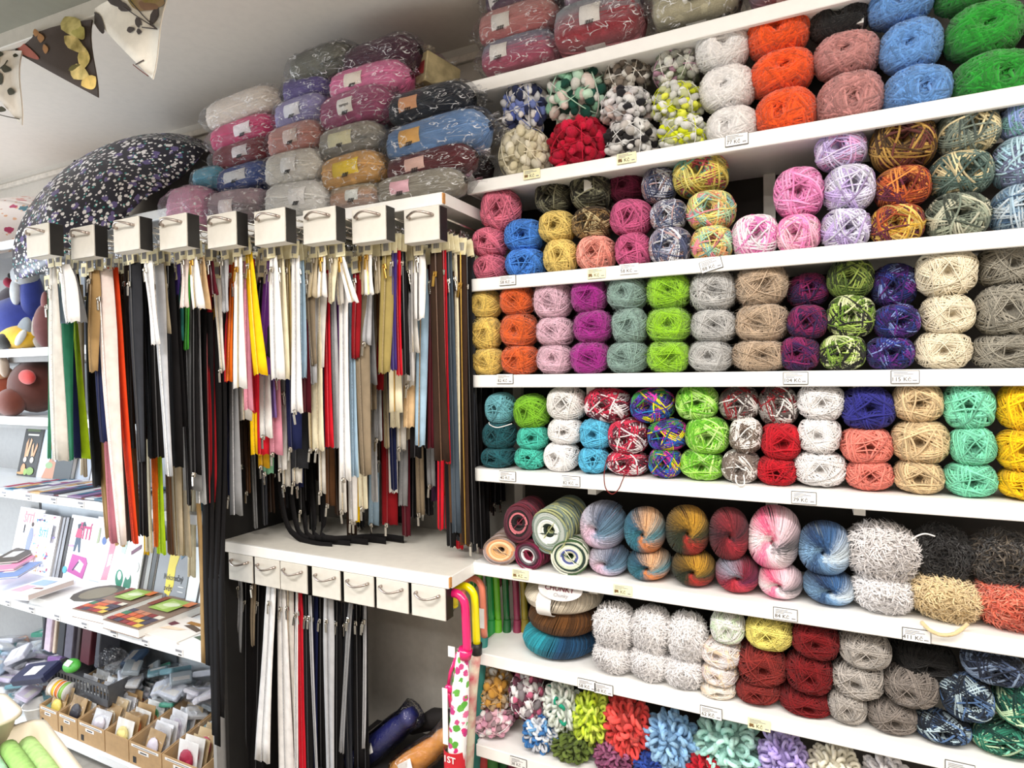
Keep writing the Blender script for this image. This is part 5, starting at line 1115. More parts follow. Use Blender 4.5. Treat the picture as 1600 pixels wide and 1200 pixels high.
# ---------------------------------------------------------------- open umbrellas
def floral(name, base, dots, s1, s2, big, blossoms):
    if name in _mats: return _mats[name]
    mt, nt, b = nodes(name); n, l = nt.nodes, nt.links; uv = n.new('ShaderNodeUVMap')
    cur = n.new('ShaderNodeRGB'); cur.outputs[0].default_value = lin(base); cur = cur.outputs[0]
    for k, (sc_, th, colr, rnd, exp, off) in enumerate(blossoms):
        mp = n.new('ShaderNodeMapping'); mp.inputs['Location'].default_value = (off, off*.7, 0); l.new(uv.outputs[0], mp.inputs[0])
        dn = n.new('ShaderNodeTexNoise'); dn.inputs['Scale'].default_value = sc_*2.2; l.new(mp.outputs[0], dn.inputs['Vector'])
        ma = n.new('ShaderNodeVectorMath'); ma.operation = 'SCALE'; ma.inputs['Scale'].default_value = .45/sc_; l.new(dn.outputs['Color'], ma.inputs[0])
        ad = n.new('ShaderNodeVectorMath'); ad.operation = 'ADD'; l.new(mp.outputs[0], ad.inputs[0]); l.new(ma.outputs[0], ad.inputs[1])
        vo = n.new('ShaderNodeTexVoronoi'); vo.inputs['Scale'].default_value = sc_; vo.inputs['Randomness'].default_value = .9; l.new(ad.outputs[0], vo.inputs['Vector'])
        sp = n.new('ShaderNodeSeparateColor'); l.new(vo.outputs['Color'], sp.inputs[0])
        lt = n.new('ShaderNodeMath'); lt.operation = 'LESS_THAN'; lt.inputs[1].default_value = th; l.new(vo.outputs['Distance'], lt.inputs[0])
        g2 = n.new('ShaderNodeMath'); g2.operation = 'LESS_THAN'; g2.inputs[1].default_value = rnd; l.new(sp.outputs[0], g2.inputs[0])
        mu = n.new('ShaderNodeMath'); mu.operation = 'MULTIPLY'; l.new(lt.outputs[0], mu.inputs[0]); l.new(g2.outputs[0], mu.inputs[1])
        mx = n.new('ShaderNodeMix'); mx.data_type = 'RGBA'; l.new(mu.outputs[0], mx.inputs['Factor']); l.new(cur, mx.inputs['A'])
        if isinstance(colr, list):
            cr = n.new('ShaderNodeValToRGB'); cr.color_ramp.interpolation = 'CONSTANT'
            while len(cr.color_ramp.elements) < len(colr): cr.color_ramp.elements.new(.5)
            for i in range(len(colr)): cr.color_ramp.elements[i].position = i/len(colr)
            for i, c in enumerate(colr): cr.color_ramp.elements[i].color = lin(c)
            l.new(sp.outputs[1], cr.inputs[0]); l.new(cr.outputs[0], mx.inputs['B'])
        else: mx.inputs['B'].default_value = lin(colr)
        cur = mx.outputs['Result']
    l.new(cur, b.inputs['Base Color']); b.inputs['Roughness'].default_value = .42; b.inputs['Specular IOR Level'].default_value = .5
    _mats[name] = mt; return mt
def umbrella(C_, ax, Rr, h, mt, rib, label, spin=0, edge=BLACK):
    ax = Vector(ax).normalized(); q = Vector((0, 0, 1)).rotation_difference(ax)
    e = empty('open_umbrella', C_); e.rotation_mode = 'QUATERNION'; e.rotation_quaternion = q; tag(e, label, 'umbrella', 'open umbrellas on top of the left shelving')
    NG, M_, nr = 8, 6, 12; V = []; UV = []; Q = []
    for i in range(nr+1):
        t = i/nr
        for k in range(NG*M_+1):
            a = 2*PI*k/(NG*M_)+spin; s = (k % M_)/M_; sag = math.sin(PI*s)
            rr = Rr*math.sin(t*1.25)/math.sin(1.25)*(1-.075*sag*t); zz = h*(math.cos(t*1.25)-math.cos(1.25))/(1-math.cos(1.25))-.02*sag*t
            V.append((rr*math.cos(a), rr*math.sin(a), zz)); arc = t*Rr*1.2; UV.append((arc*math.cos(a), arc*math.sin(a)))
    W_ = NG*M_+1
    for i in range(nr):
        for k in range(NG*M_): Q.append((i*W_+k, (i+1)*W_+k, (i+1)*W_+k+1, i*W_+k+1))
    me = np_mesh('canopy', V, Q, UV); c = obj('canopy', me, mt, e)
    sm = c.modifiers.new('Solidify', 'SOLIDIFY'); sm.thickness = .0015
    for k in range(NG):
        a = 2*PI*k/NG+spin; P = []
        for i in range(nr+1):
            t = i/nr; rr = Rr*math.sin(t*1.25)/math.sin(1.25); zz = h*(math.cos(t*1.25)-math.cos(1.25))/(1-math.cos(1.25))-.004
            P.append((rr*math.cos(a), rr*math.sin(a), zz))
        r_ = MB().tube(P, .0018, 5).build('rib', rib, e); MB().ell((P[-1][0]*1.006, P[-1][1]*1.006, P[-1][2]), (.005, .005, .005), 8, 5).build('rib_tip', PAPER, r_)
    MB().tube([(0, 0, h+.004), (0, 0, -.22)], .005, 8).build('shaft', rib, e)
    return e
NAVYF = floral('navy_floral', '#1d1a2c', 0, 0, 0, 0, [(24, .40, '#6a5c94', .6, 0, 3.1), (50, .26, '#4ca4a0', .35, 0, 1.7), (36, .31, '#f8f4f4', .9, 0, .4), (58, .27, '#fbf9f8', .7, 0, 5.3)])
WHITEF = floral('white_floral', '#f0e6e2', 0, 0, 0, 0, [(30, .24, ['#e8a8a0', '#c88c7c', '#e4b08c'], .7, 0, 1.1), (17, .33, ['#b02c5c', '#d85c30', '#e0b040', '#b8406c', '#4c7c8c', '#c83050'], .8, 0, 4.2)])
umbrella(at(185, 322, y=1.58), (-.16, -.68, .69), .475, .21, NAVYF, BLACK, 'navy open umbrella with small white flowers, on top of the shelving', spin=.35)
umbrella(Vector((-3.55, 1.60, 2.17)), (-.1, -.5, .86), .46, .24, WHITEF, STEEL, 'white open umbrella with pink and orange flowers, behind the navy one', spin=.2)

# ---------------------------------------------------------------- left display shelving
LY0, LY1, LX0, LX1 = 1.40, 1.765, -4.3, -1.875
ZL = [2.143, 1.68, 1.39, 1.07, .59, .075]
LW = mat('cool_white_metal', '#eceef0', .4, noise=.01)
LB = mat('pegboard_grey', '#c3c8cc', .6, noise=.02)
LG = mat('mid_grey_panel', '#a09e9c', .7, noise=.02)  # plain mid grey of side boards, end panel and undersides
LN = ['top', 'blue plush toy', 'brown plush toy', 'upper magazine', 'lower magazine', 'bagged haberdashery']
LSH = []
for i, z in enumerate(ZL):
    s = empty('display_shelf'); tag(s, 'white metal shelf on the left, %s' % ['carrying the open umbrellas', 'carrying blue and yellow plush toys', 'carrying brown plush toys', 'with the rabbit pattern book', 'with sewing magazines and flat books', 'at the floor, full of bagged supplies'][i], 'shelf', 'white metal shelves on the left'); LSH.append(s)
    MB().box(LX0, LX1, LY0+.012, LY1, z-.02, z).build('shelf_board', LW, s)
    MB().box(LX0, LX1, LY0, LY0+.012, z-.034, z+.001, bev=.002).build('edge_strip', LW, s)
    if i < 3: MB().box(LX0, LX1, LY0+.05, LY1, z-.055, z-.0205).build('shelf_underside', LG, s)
    if i in (3, 4):
        x = -3.35
        while x < LX1-.1:
            t = MB().box(-.021, .021, -.0015, 0, -.013, .013).build('price_tag', PAPER, s, loc=(x, LY0-.0005, z-.018)); 
            MB().box(-.017, .017, -.0022, -.0016, .002, .010).build('printing', GREYINK, t); MB().box(-.002, .015, -.0022, -.0016, -.009, -.005).build('printing', INK, t); x += .19
for i in range(5):
    zb, zt = ZL[i+1], ZL[i]-.03
    p = empty('back_panel'); tag(p, 'pale back panel behind the %s shelf on the left' % LN[i+1], 'panel')
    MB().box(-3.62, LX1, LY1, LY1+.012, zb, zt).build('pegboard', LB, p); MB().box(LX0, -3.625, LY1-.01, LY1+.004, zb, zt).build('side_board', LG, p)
    if i in (2, 3):
        for k in range(7):
            x = -3.42+.25*k
            f = MB(); f.box(x-.013, x+.013, LY1-.0012, LY1-.0002, zt-.105, zt-.079); f.build('square_hole', mat('hole_shade', '#5c6066', .8), p)
up = MB().box(LX1-.004, LX1+.012, LY0+.02, LY1, .02, 1.9).build('shelf_side_panel', LG); tag(up, 'grey side panel ending the left display shelving', 'panel')
MB().box(-3.1, -2.55, LY1-.012, LY1-.001, .08, .55).build('dark_panel', mat('dark_grey_panel', '#5a6066', .7), p)  # panel in its own flat dark grey

COV = {}
def pm(c): return mat('print_'+c.lstrip('#'), c, .55, noise=.01)
def book(xl, xr, yb, Yb, ht, th, cover, decals, label, lean=-12, z=None, spine=None, yaw=0, group=None, cat='book', pages='#e8e6e0'):
    """standing book: front cover towards the room; decals in cover fractions (u right, v up)"""
    a, b = at(xl, yb, y=Yb), at(xr, yb, y=Yb); wd = (b.x-a.x); z = z if z is not None else a.z
    e = empty('book', (a.x, Yb, z+.001), (R(lean), 0, yaw)); tag(e, label, cat, group)
    MB().box(0, wd, 0, .0015, 0, ht, bev=.0005).build('front_cover', pm(cover), e)
    MB().box(.003, wd-.003, .0016, th-.0016, .003, ht-.003).build('page_block', pm(pages), e); MB().box(0, wd, th-.0015, th, 0, ht).build('back_cover', pm(spine or cover), e)
    MB().box(-.0015, 0, 0, th, 0, ht).build('spine', pm(spine or cover), e)
    fc = e.children[0]
    put(fc, decals, wd, ht); return e
def put(fc, decals, wd, ht, flat=False):
    k = 0
    for d in decals:
        k += 1; yy = -.0006-.00025*k
        def T3(u, v): return (u*wd, yy, v*ht) if not flat else (u*wd, v*ht, -yy)
        th = Vector((0, .0002, 0)) if not flat else Vector((0, 0, -.0002))
        if d[0] == 't':
            _, s, u, v, h, c = d[:6]
            o = obj('lettering', text_mesh(s, 1, .02), pm(c), fc, loc=T3(u, v), rot=(R(90), 0, 0) if not flat else (0, 0, 0), scale=(h*ht*(d[6] if len(d) > 6 else 1), h*ht, h*ht))
        elif d[0] == 'e':
            _, u, v, ru, rv, an, c = d; P = [T3(u+ru*math.cos(t)*math.cos(an)-rv*math.sin(t)*math.sin(an), v+(ru*math.cos(t)*math.sin(an)+rv*math.sin(t)*math.cos(an))*wd/ht) for t in np.linspace(0, 2*PI, 12, endpoint=False)]
            if flat: P = P[::-1]
            MB().poly(P, th).build('printed_shape', pm(c), fc)
        elif d[0] == 'p':
            P = [T3(u, v) for u, v in d[2]]; 
            MB().poly(P, th).build('printed_shape', pm(d[1]), fc)
def Rr_(u0, u1, v0, v1): return [(u0, v0), (u1, v0), (u1, v1), (u0, v1)]
MY = 1.655
z4, z3 = ZL[4], ZL[3]
book(14, 52, 885, MY, .30, .006, '#f2eef0', [('t', 'ŠITÍ', .42, .82, .21, '#d8949c', .95), ('p', '#8c94b4', [(.5, .1), (.62, .1), (.72, .55), (.66, .68), (.56, .68), (.5, .5)]), ('e', .62, .74, .05, .05, 0, '#4c3834'), ('p', '#e4e2ea', [(.2, .35), (.38, .33), (.36, .6), (.28, .62)]), ('p', '#24242c', Rr_(.3, .34, .58, .72)), ('e', .2, .3, .08, .012, 0, '#5c5c6c'), ('e', .8, .14, .07, .06, 0, '#b83048')],
     'white sewing magazine with rose title and a woman in grey blue', z=z4)
pat = []
g = random.Random(4)
for k in range(60):
    u, v = g.uniform(.06, .94), g.uniform(.03, .97)
    if .16 < u < .84 and .52 < v < .86: continue
    pat.append(('e', u, v, g.uniform(.02, .05), g.uniform(.015, .03), g.uniform(0, 3), g.choice(['#3c6cb0', '#c03c74', '#e8c878', '#8c7cc0', '#48a0c8', '#c83c50', '#d8a860'])))
book(42, 76, 888, MY-.02, .29, .012, '#f6f4f6', pat+[('p', '#e6eaf2', Rr_(.14, .86, .54, .84)), ('p', '#ffffff', Rr_(.18, .82, .56, .82)), ('t', 'ŠITÍ', .5, .68, .17, '#3c9ce0', 1), ('p', '#a8b8d0', Rr_(.25, .75, .775, .79)), ('p', '#c0ccdc', Rr_(.25, .75, .59, .6))],
     'spiral sewing book with coloured thread spools and blue title', z=z4, spine='#8c8c90')
for k, (x, c) in enumerate([(78, '#a4a4a8'), (84, '#98989c'), (90, '#3c3836')]):
    book(x, x+6, 893, MY-.01+.004*k, .285, .014, c, [], ['light grey wavy-edged notebook right of the blue titled book', 'grey wavy-edged notebook in the middle of three', 'dark patterned notebook left of the pink bag magazine'][k], z=z4, pages='#cfcfd2', cat='notebook')
book(94, 134, 902, MY, .30, .006, '#eef0f6', [('t', 'ŠITÍ', .62, .74, .28, '#c8286c', .75), ('p', '#2c3848', [(.3, .86), (.55, .92), (.62, .86), (.56, .78), (.34, .78)]), ('p', '#c8406c', [(.28, .66), (.52, .66), (.5, .8), (.32, .8)]), ('p', '#3c5068', [(.3, .44), (.36, .44), (.42, .58), (.5, .44), (.56, .44), (.5, .66), (.32, .66)]),
     ('p', '#b04890', [(.22, .12), (.84, .06), (.92, .3), (.84, .38), (.3, .4)]), ('p', '#e4c8e0', [(.48, .18), (.72, .14), (.8, .28), (.6, .34)]), ('p', '#3c2848', [(.4, .16), (.44, .15), (.62, .3), (.58, .31)]), ('e', .12, .14, .08, .08, 0, '#58b0d8'), ('e', .2, .52, .1, .03, 0, '#d898d8')], 'magazine with magenta title and a pink sewing bag', z=z4)
book(135, 172, 922, MY, .31, .006, '#f2f4f8', [('p', '#e0889c', [(.55, .1), (.8, .12), (.86, .4), (.96, .78), (.84, .84), (.7, .76), (.66, .4)]), ('p', '#f4e0e4', [(.7, .3), (.84, .34), (.86, .5), (.72, .48)]), ('e', .42, .66, .09, .1, .4, '#5470b0'), ('p', '#a8b08c', [(.12, .6), (.22, .62), (.2, .84), (.14, .84)]), ('p', '#c0c8d0', Rr_(.1, .5, .06, .075))],
     'white book with a pink dress and small coloured garments', z=z4)
book(170, 212, 930, MY-.012, .31, .006, '#f6f8fa', [('t', 'Šaty', .6, .88, .12, '#7c5480', .9), ('p', '#bcdccc', [(.2, .56), (.36, .54), (.4, .78), (.3, .82), (.24, .7)]), ('e', .3, .2, .14, .2, .3, '#2c8468'), ('e', .3, .24, .07, .1, .3, '#f4f6f8'), ('e', .62, .14, .13, .24, -.1, '#347c64'), ('e', .62, .26, .06, .08, -.1, '#f4f6f8'), ('p', '#6c3450', [(.6, .55), (.9, .66), (.9, .72), (.58, .6)]), ('e', .85, .4, .1, .12, 0, '#d4e4e0')],
     'white book with green sandals and cursive title', z=z4)
for k, x in enumerate((214, 221, 228)):
    book(x, x+6, 932, MY-.0+.002*k, .28, .012, ['#6c6c6e', '#9c9c9a', '#4c4e4e'][k], [], 'dark thin booklet leaning beside the sandals book, %s' % ['left', 'middle', 'right'][k], z=z4, cat='booklet')
book(238, 286, 938, MY, .25, .012, '#8c9096', [('p', '#e0cc3c', [(.34, .16), (.5, .12), (.6, .3), (.58, .6), (.72, .98), (.36, .98), (.34, .6)]), ('t', 'Nekonečný', .56, .42, .13, '#2c2c30', .8), ('t', 'svět', .44, .24, .13, '#2c2c30', .9), ('p', '#5c6068', Rr_(.39, .41, 0, .15)), ('p', '#3c6c84', [(.72, .74), (.94, .9), (.9, .98), (.7, .84)]), ('e', .84, .3, .1, .01, 0, '#e0e0e0'), ('e', .84, .22, .1, .01, 0, '#e0e0e0')],
     'grey pattern book with a yellow knitted sock and script title', z=z4)
book(288, 322, 944, MY-.01, .25, .01, '#e6eef4', [('p', '#a83c34', [(.5, .5), (.62, .48), (.7, .9), (.58, .9)]), ('p', '#2c2824', [(.46, .1), (.56, .12), (.58, .48), (.5, .5)]), ('e', .3, .1, .16, .02, 0, '#a8b4c4')], 'white book with a red and black brush at the right', z=z4)
# upper shelf of books
book(26, 54, 745, MY-.02, .27, .012, '#2c2a28', [('p', '#4c5c34', Rr_(.12, .82, .82, .93)), ('p', '#e0dcd0', Rr_(.2, .8, .745, .775)),
     ('p', '#c89870', [(.22, .34), (.34, .36), (.3, .7), (.2, .6)]), ('p', '#d8a880', [(.3, .36), (.42, .36), (.5, .66), (.42, .7)]), ('p', '#d8a880', [(.58, .36), (.68, .38), (.62, .62), (.54, .56)]), ('p', '#c89870', [(.66, .38), (.76, .36), (.86, .56), (.8, .62)]),
     ('e', .3, .3, .09, .08, 0, '#e8dccc'), ('e', .68, .3, .1, .09, 0, '#e8dccc'), ('e', .3, .13, .12, .16, 0, '#d89468'), ('e', .7, .1, .2, .12, 0, '#7c9c50'), ('e', .46, .08, .1, .1, 0, '#88a858'), ('e', .2, .05, .2, .04, 0, '#b88c54')], 'black pattern book with two knitted rabbits', z=z3)
book(56, 84, 748, MY-.015, .26, .012, '#c8d0de', [('p', '#b88468', [(.3, .0), (.95, 0), (.95, .3), (.6, .38)]), ('e', .6, .24, .2, .1, 0, '#8ca878'), ('p', '#c87c6c', [(.4, .46), (.55, .44), (.6, .66), (.5, .7)])], 'pale blue craft book with a plush animal beside rabbit book', z=z3)
book(82, 108, 752, MY-.03, .20, .02, '#3c4042', [], 'plain dark grey book behind the green zipper ends', z=z3)
book(112, 138, 755, MY-.01, .25, .015, '#a8b0bc', [('e', .5, .7, .2, .14, 0, '#3c3c44'), ('p', '#c06478', Rr_(.3, .6, .4, .6))], 'blue grey book with dark figure behind the lime zipper', z=z3)
book(140, 168, 760, MY-.02, .24, .015, '#e0e4ec', [('e', .5, .75, .16, .12, 0, '#44485c'), ('p', '#c86478', Rr_(.3, .7, .4, .6))], 'pale book with a pink square behind the second rail zippers', z=z3)
# flat books
def flatbook(pts, z, th, cover, decals, label, edge='#e8e4e0', cat='book'):
    """lying book, cover up; pts: photo pixels of the corners near-left, near-right, far-left at height z"""
    A, B, C_ = [at(p[0], p[1], z=z+th) for p in pts]; wv = (B-A); hv = (C_-A); wd, ht = wv.length, hv.length
    ang = math.atan2(wv.y, wv.x); e = empty('book', (A.x, A.y, z+.0005), (0, 0, ang)); tag(e, label, cat)
    q = Matrix.Rotation(-ang, 3, 'Z') @ hv; ht = abs(q.y)
    tc = MB().box(0, wd, 0, ht, th-.002, th, bev=.0006).build('front_cover', pm(cover), e); MB().box(.002, wd-.002, .002, ht-.002, .0021, th-.0021).build('page_block', pm(edge), e); MB().box(0, wd, 0, ht, 0, .002).build('back_cover', pm(cover), e)
    hd = empty('x'); bpy.data.objects.remove(hd)
    for d in [1]: pass
    fc = tc; k0 = len(fc.children)
    put(fc, decals, wd, ht, True)
    for c in fc.children: c.location.z += th
    return e
for k in range(3):
    flatbook([(2+k, 925-k*0), (42+k, 930), (4, 893)], z4+.026*k, .024, '#f0eef0', [('p', '#e8b4c4', Rr_(.1, .5, .1, .45)), ('p', '#a8c0dc', Rr_(.1, .7, .5, .8)), ('p', '#8c5048', [(.6, .3), (.9, .34), (.86, .4), (.62, .36)])] if k == 2 else [], 'thick white and red flat book, %s of the stack of three' % ['lowest', 'middle', 'topmost'][k], edge='#d8c8c4')
flatbook([(44, 932), (128, 950), (60, 893)], z4, .03, '#f4f2f0', [('e', .7, .6, .28, .28, 0, '#5c5850'), ('e', .7, .6, .2, .2, 0, '#8c8470')], 'flat white book with a dark round emblem', edge='#f0eeea')
mos = []
g = random.Random(9)
for i in range(5):
    for j in range(4):
        mos.append(('p', g.choice(['#b8443c', '#e8a048', '#4c4454', '#e8e0d0', '#3c7858', '#d8683c', '#e4c050', '#8c3434', '#c88468']), Rr_(.04+.18*i, .04+.18*i+.17, .03+.1*j, .03+.1*j+.09)))
gr = [('p', '#9cbc54', Rr_(.25, .8, .52, .9)), ('p', '#c0d488', [(.3, .6), (.6, .56), (.72, .8), (.4, .84)]), ('e', .55, .72, .18, .08, .2, '#e4ecc8'), ('p', '#e07c40', Rr_(.76, .94, .76, .92)), ('p', '#8c4434', Rr_(.06, .22, .6, .9))]
flatbook([(112, 951), (160, 962), (196, 914)], z4, .034, '#8c7464', mos+gr, 'flat patchwork cover book with green middle, left one', edge='#f0eee8')
flatbook([(160, 968), (216, 984), (246, 926)], z4, .034, '#8c7464', mos[::-1]+gr, 'flat patchwork cover book with green middle, right one', edge='#f2f0ea')
flatbook([(216, 986), (276, 1004), (262, 955)], z4, .012, '#f4ece4', [('p', '#6c2c3c', [(.1, .55), (.3, .5), (.36, .66), (.14, .7)]), ('p', '#5c4838', [(.5, .62), (.95, .5), (.95, .62), (.6, .74)]), ('p', '#a8742c', Rr_(.45, .8, .72, .84)), ('t', 'Pon', .84, .9, .12, '#7c2840'), ('p', '#f4dcc0', [(.2, .3), (.6, .4), (.7, .5), (.3, .46)])], 'flat white book with a dark shoe', edge='#e0dcd8')
flatbook([(276, 1004), (322, 1018), (300, 962)], z4, .008, '#f6f6f4', [('p', '#5c6c58', [(.1, .3), (.5, .24), (.6, .4), (.2, .46)])], 'thin flat white leaflet at the right end of its shelf', edge='#e0dcd8')
MC = ['#d8dce4', '#2c6c8c', '#e8e8ee', '#b83c5c', '#e0b070', '#484c64', '#c8344c', '#dce0e0', '#8c6c9c', '#e4a03c']
g = random.Random(12)
for k in range(13):
    x = -8+14*k+g.uniform(-2, 2); z_ = z3+.006*(k % 3)
    c = MC[k % 10]; flatbook([(x, 762+k*1.6), (x+22, 764+k*1.6), (x+14, 740+k*1.2)], z_, .0055, c, [('p', MC[(k+3) % 10], Rr_(.1, .5, .1, .5)), ('p', MC[(k+6) % 10], Rr_(.5, .9, .4, .9)), ('e', .4, .7, .2, .1, .5, MC[(k+1) % 10])],
              '%s thin flat magazine, %s from the left on the upper shelf' % (['pale', 'blue', 'white', 'crimson', 'sand', 'slate', 'red', 'light grey', 'violet', 'amber'][k % 10], ORD[k]), cat='magazine')
# magazines seen edge-on near the rabbit book, lower left stack
for k, (x0, y0, c, lab) in enumerate([(0, 872, '#5c544c', 'dark brown magazine lying at the left frame edge'), (-6, 884, '#e890b0', 'pink magazine lying under the brown one at the left'), (0, 896, '#8098c8', 'blue magazine lying at the left frame edge')]):
    flatbook([(x0-20, y0+8), (x0+28, y0+4), (x0+2, y0-14)], z4+.085-.012*k, .010, c, [('p', '#d8d4d0', Rr_(.2, .6, .3, .7))], lab, cat='magazine')

# ---------------------------------------------------------------- plush toys
def plush(name, loc, parts, label, base, scale=1):
    e = empty(name, loc); tag(e, label, 'plush toy')
    for (pn, c, ctr, rad, rot) in parts:
        q = Euler([R(a) for a in rot]).to_matrix() if rot else None
        MB().ell([x*scale for x in ctr], [x*scale for x in rad], 18, 12, q).build(pn, mat('plush_'+c.lstrip('#'), c, .95, noise=.06, nscale=25, bump=.5, bscale=500, sheen=.4), e)
    return e
PZ = ZL[1]
p0 = at(30, 500, y=1.52)
plush('plush_bird', (p0.x, 1.52, PZ), [('body', '#2c3c98', (0, .02, .12), (.17, .13, .13), (0, 15, 0)), ('neck', '#2c3c90', (.115, 0, .24), (.045, .045, .13), (0, -6, 0)), ('head', '#b0b4b8', (.10, -.02, .335), (.065, .05, .05), None), ('cheek', '#c8ccd0', (.075, -.045, .26), (.03, .02, .06), None),
      ('eye', '#1c1a1c', (.07, -.066, .33), (.008, .006, .012), None), ('wing', '#9098a0', (.16, -.06, .07), (.05, .02, .08), (0, 35, 0)), ('foot', '#e8ecec', (.2, -.09, .05), (.05, .015, .015), (0, -40, 0))], 'blue and grey plush bird with a long neck', PZ)
p1 = at(18, 530, y=1.44)
e = plush('plush_cushion', (p1.x, 1.47, PZ), [('body', '#f4c430', (0, 0, .055), (.125, .06, .055), None), ('eye_patch', '#201c1c', (-.02, -.045, .04), (.055, .03, .034), None)], 'yellow plush toy with a big black oval patch', PZ)
p2 = at(14, 455, y=1.62)
plush('plush_hat_toy', (p2.x-.06, 1.66, PZ), [('body', '#34202c', (0, 0, .17), (.13, .07, .17), None), ('pompom', '#b02844', (.03, -.02, .355), (.028, .028, .028), None), ('arm', '#3c2820', (.15, -.02, .24), (.05, .04, .1), (0, -8, 0)), ('beak', '#f0bc2c', (-.06, -.08, .2), (.05, .03, .03), None)], 'dark plum plush toy with a red pompom, behind the blue bird', PZ)
p3 = at(70, 520, y=1.5)
plush('plush_rabbit', (p3.x+.02, 1.5, PZ), [('body', '#7c4c4c', (0, 0, .1), (.05, .05, .1), None), ('ear', '#8c5858', (.01, -.01, .2), (.02, .015, .05), None), ('belly', '#ece8e4', (-.045, -.01, .08), (.012, .03, .08), None)], 'mauve brown plush toy beside the leftmost hanging zippers', PZ)
PZ2 = ZL[2]
p4 = at(45, 600, y=1.5)
plush('plush_cow', (p4.x, 1.52, PZ2), [('head', '#5a2a20', (0.02, 0, .13), (.12, .1, .12), None), ('muzzle', '#743a2c', (0, -.09, .06), (.075, .05, .062), None), ('horn', '#c4b4a4', (-.05, -.09, .22), (.022, .02, .05), (0, -10, 0)), ('ear', '#d04440', (.115, -.08, .17), (.055, .02, .032), (0, 5, 0))], 'dark brown plush cow with a red ear', PZ2)
p5 = at(5, 600, y=1.48)
plush('plush_deer', (p5.x-.03, 1.5, PZ2), [('head', '#94442a', (0, 0, .10), (.1, .09, .1), None), ('brow', '#d8ac84', (.02, -.03, .18), (.07, .05, .035), (0, -20, 0)), ('ear', '#dca484', (.03, -.06, .235), (.06, .02, .014), None), ('hoof', '#d8d0c4', (.05, -.09, .02), (.03, .03, .02), None)], 'rust orange plush deer with cream brow at the left', PZ2)

# ---------------------------------------------------------------- bottom left: kraft boxes of bagged supplies
ZB = ZL[5]
KR = mat('kraft_box', '#b8966c', .85, noise=.04)
PCOL = ['#e8e4e0', '#c8b490', '#f0e8d8', '#d0d8dc', '#b8a078', '#e4dcd0', '#9c7c54', '#dce4e8']
def packet(loc, c, label, group, w_=.062, h_=.085, rot=(R(-12), 0, 0), tint='#f4f4f2', deco=None):
    e = empty('bagged_card', loc, rot); tag(e, label, 'packet', group)
    MB().box(-w_/2, w_/2, -.0008, .0008, 0, h_).build('card', pm(tint), e)
    MB().ell((0, -.006, h_*.45), (w_*.36, .007, h_*.33), 10, 6).build('contents', pm(c), e)
    b = MB(); g = random.Random(int(abs(loc[0]*9999+loc[1]*777))); n = 4; vs = []
    for i in range(n+1):
        for j in range(n+1): vs.append(((i/n-.5)*(w_+.012), -.014-g.uniform(-.004, .005), j/n*(h_+.014)))
    b.add(vs, [(i*(n+1)+j, (i+1)*(n+1)+j, (i+1)*(n+1)+j+1, i*(n+1)+j+1) for i in range(n) for j in range(n)]); b.build('film_bag', BAG2, e)
    return e
BXS = [(68, 97, '#e8d060', 'white and yellow ribbon'), (97, 127, '#282430', 'black lace'), (127, 169, '#d4ccd4', 'white bias tape'), (169, 206, '#ecdc90', 'pale yellow lace'), (206, 257, '#d8d0dc', 'white elastic'), (257, 318, '#b02c4c', 'crimson ribbon')]
for i, (a, b, c, nm) in enumerate(BXS):
    A, B = at(a, 1120, y=1.43), at(b, 1120, y=1.43); w_ = B.x-A.x-.006; h = .105; dp = .30
    e = empty('kraft_box', (A.x+.003, 1.415, ZB+.0005)); tag(e, 'open brown cardboard box on the bottom shelf, holding %s packets' % nm, 'box')
    MB().box(0, w_, 0, .003, 0, h*.82).build('front_wall', KR, e); MB().box(0, w_, .003, dp, 0, .003).build('base', KR, e); MB().box(0, w_, dp, dp+.003, 0, h*1.4).build('back_wall', KR, e)
    for x in (0, w_-.003): MB().poly([(x, 0.003, .003), (x, dp, .003), (x, dp, h*1.4), (x, .003, h*.82)], Vector((.003, 0, 0))).build('side_wall', KR, e)
    fw = e.children[0]
    if i != 3:
        MB().box(w_*.08, w_*.92, -.0012, -.0004, h*.68, h*.77).build('label_strip', PAPER, fw); MB().box(w_*.14, w_*.86, -.0017, -.0012, h*.71, h*.74).build('label_print', GREYINK, fw)
        MB().box(w_*.3, w_*.62, -.0012, -.0004, h*.5, h*.62).build('price_label', PAPER, fw); MB().box(w_*.36, w_*.56, -.0017, -.0012, h*.54, h*.58).build('label_print', INK, fw)
        MB().box(w_*.12, w_*.22, -.0012, -.0004, h*.1, h*.32).build('hand_slot', BLACK, fw)
    g = random.Random(i)
    for k in range(13):
        cc = c if k < 2 else g.choice([c, '#e4e0dc', '#c8b898', '#f0ece4', '#9cb0b8', '#e8e4d0'] + (['#c83c6c', '#7c3c74'] if i == 5 else []) + (['#58b070', '#e87c3c'] if i in (3, 2) else []))
        packet((A.x+.003+w_/2+g.uniform(-.004, .004), 1.432+.021*k, ZB+.02+.0012*k+g.uniform(0, .012)), cc, '%s packet %s in the %s cardboard box' % (nm, 'frontmost' if k == 0 else 'second from front' if k == 1 else 'farther back', ORD[i]),
               'packets in the %s cardboard box' % ORD[i], w_=min(w_-.012, .10), h_=g.uniform(.095, .12), rot=(R(g.uniform(-24, -8)), 0, R(g.uniform(-4, 4))), tint=g.choice(['#f4f2ee', '#c8b088', '#e8e8ec', '#b49468', '#f8f8f8']))
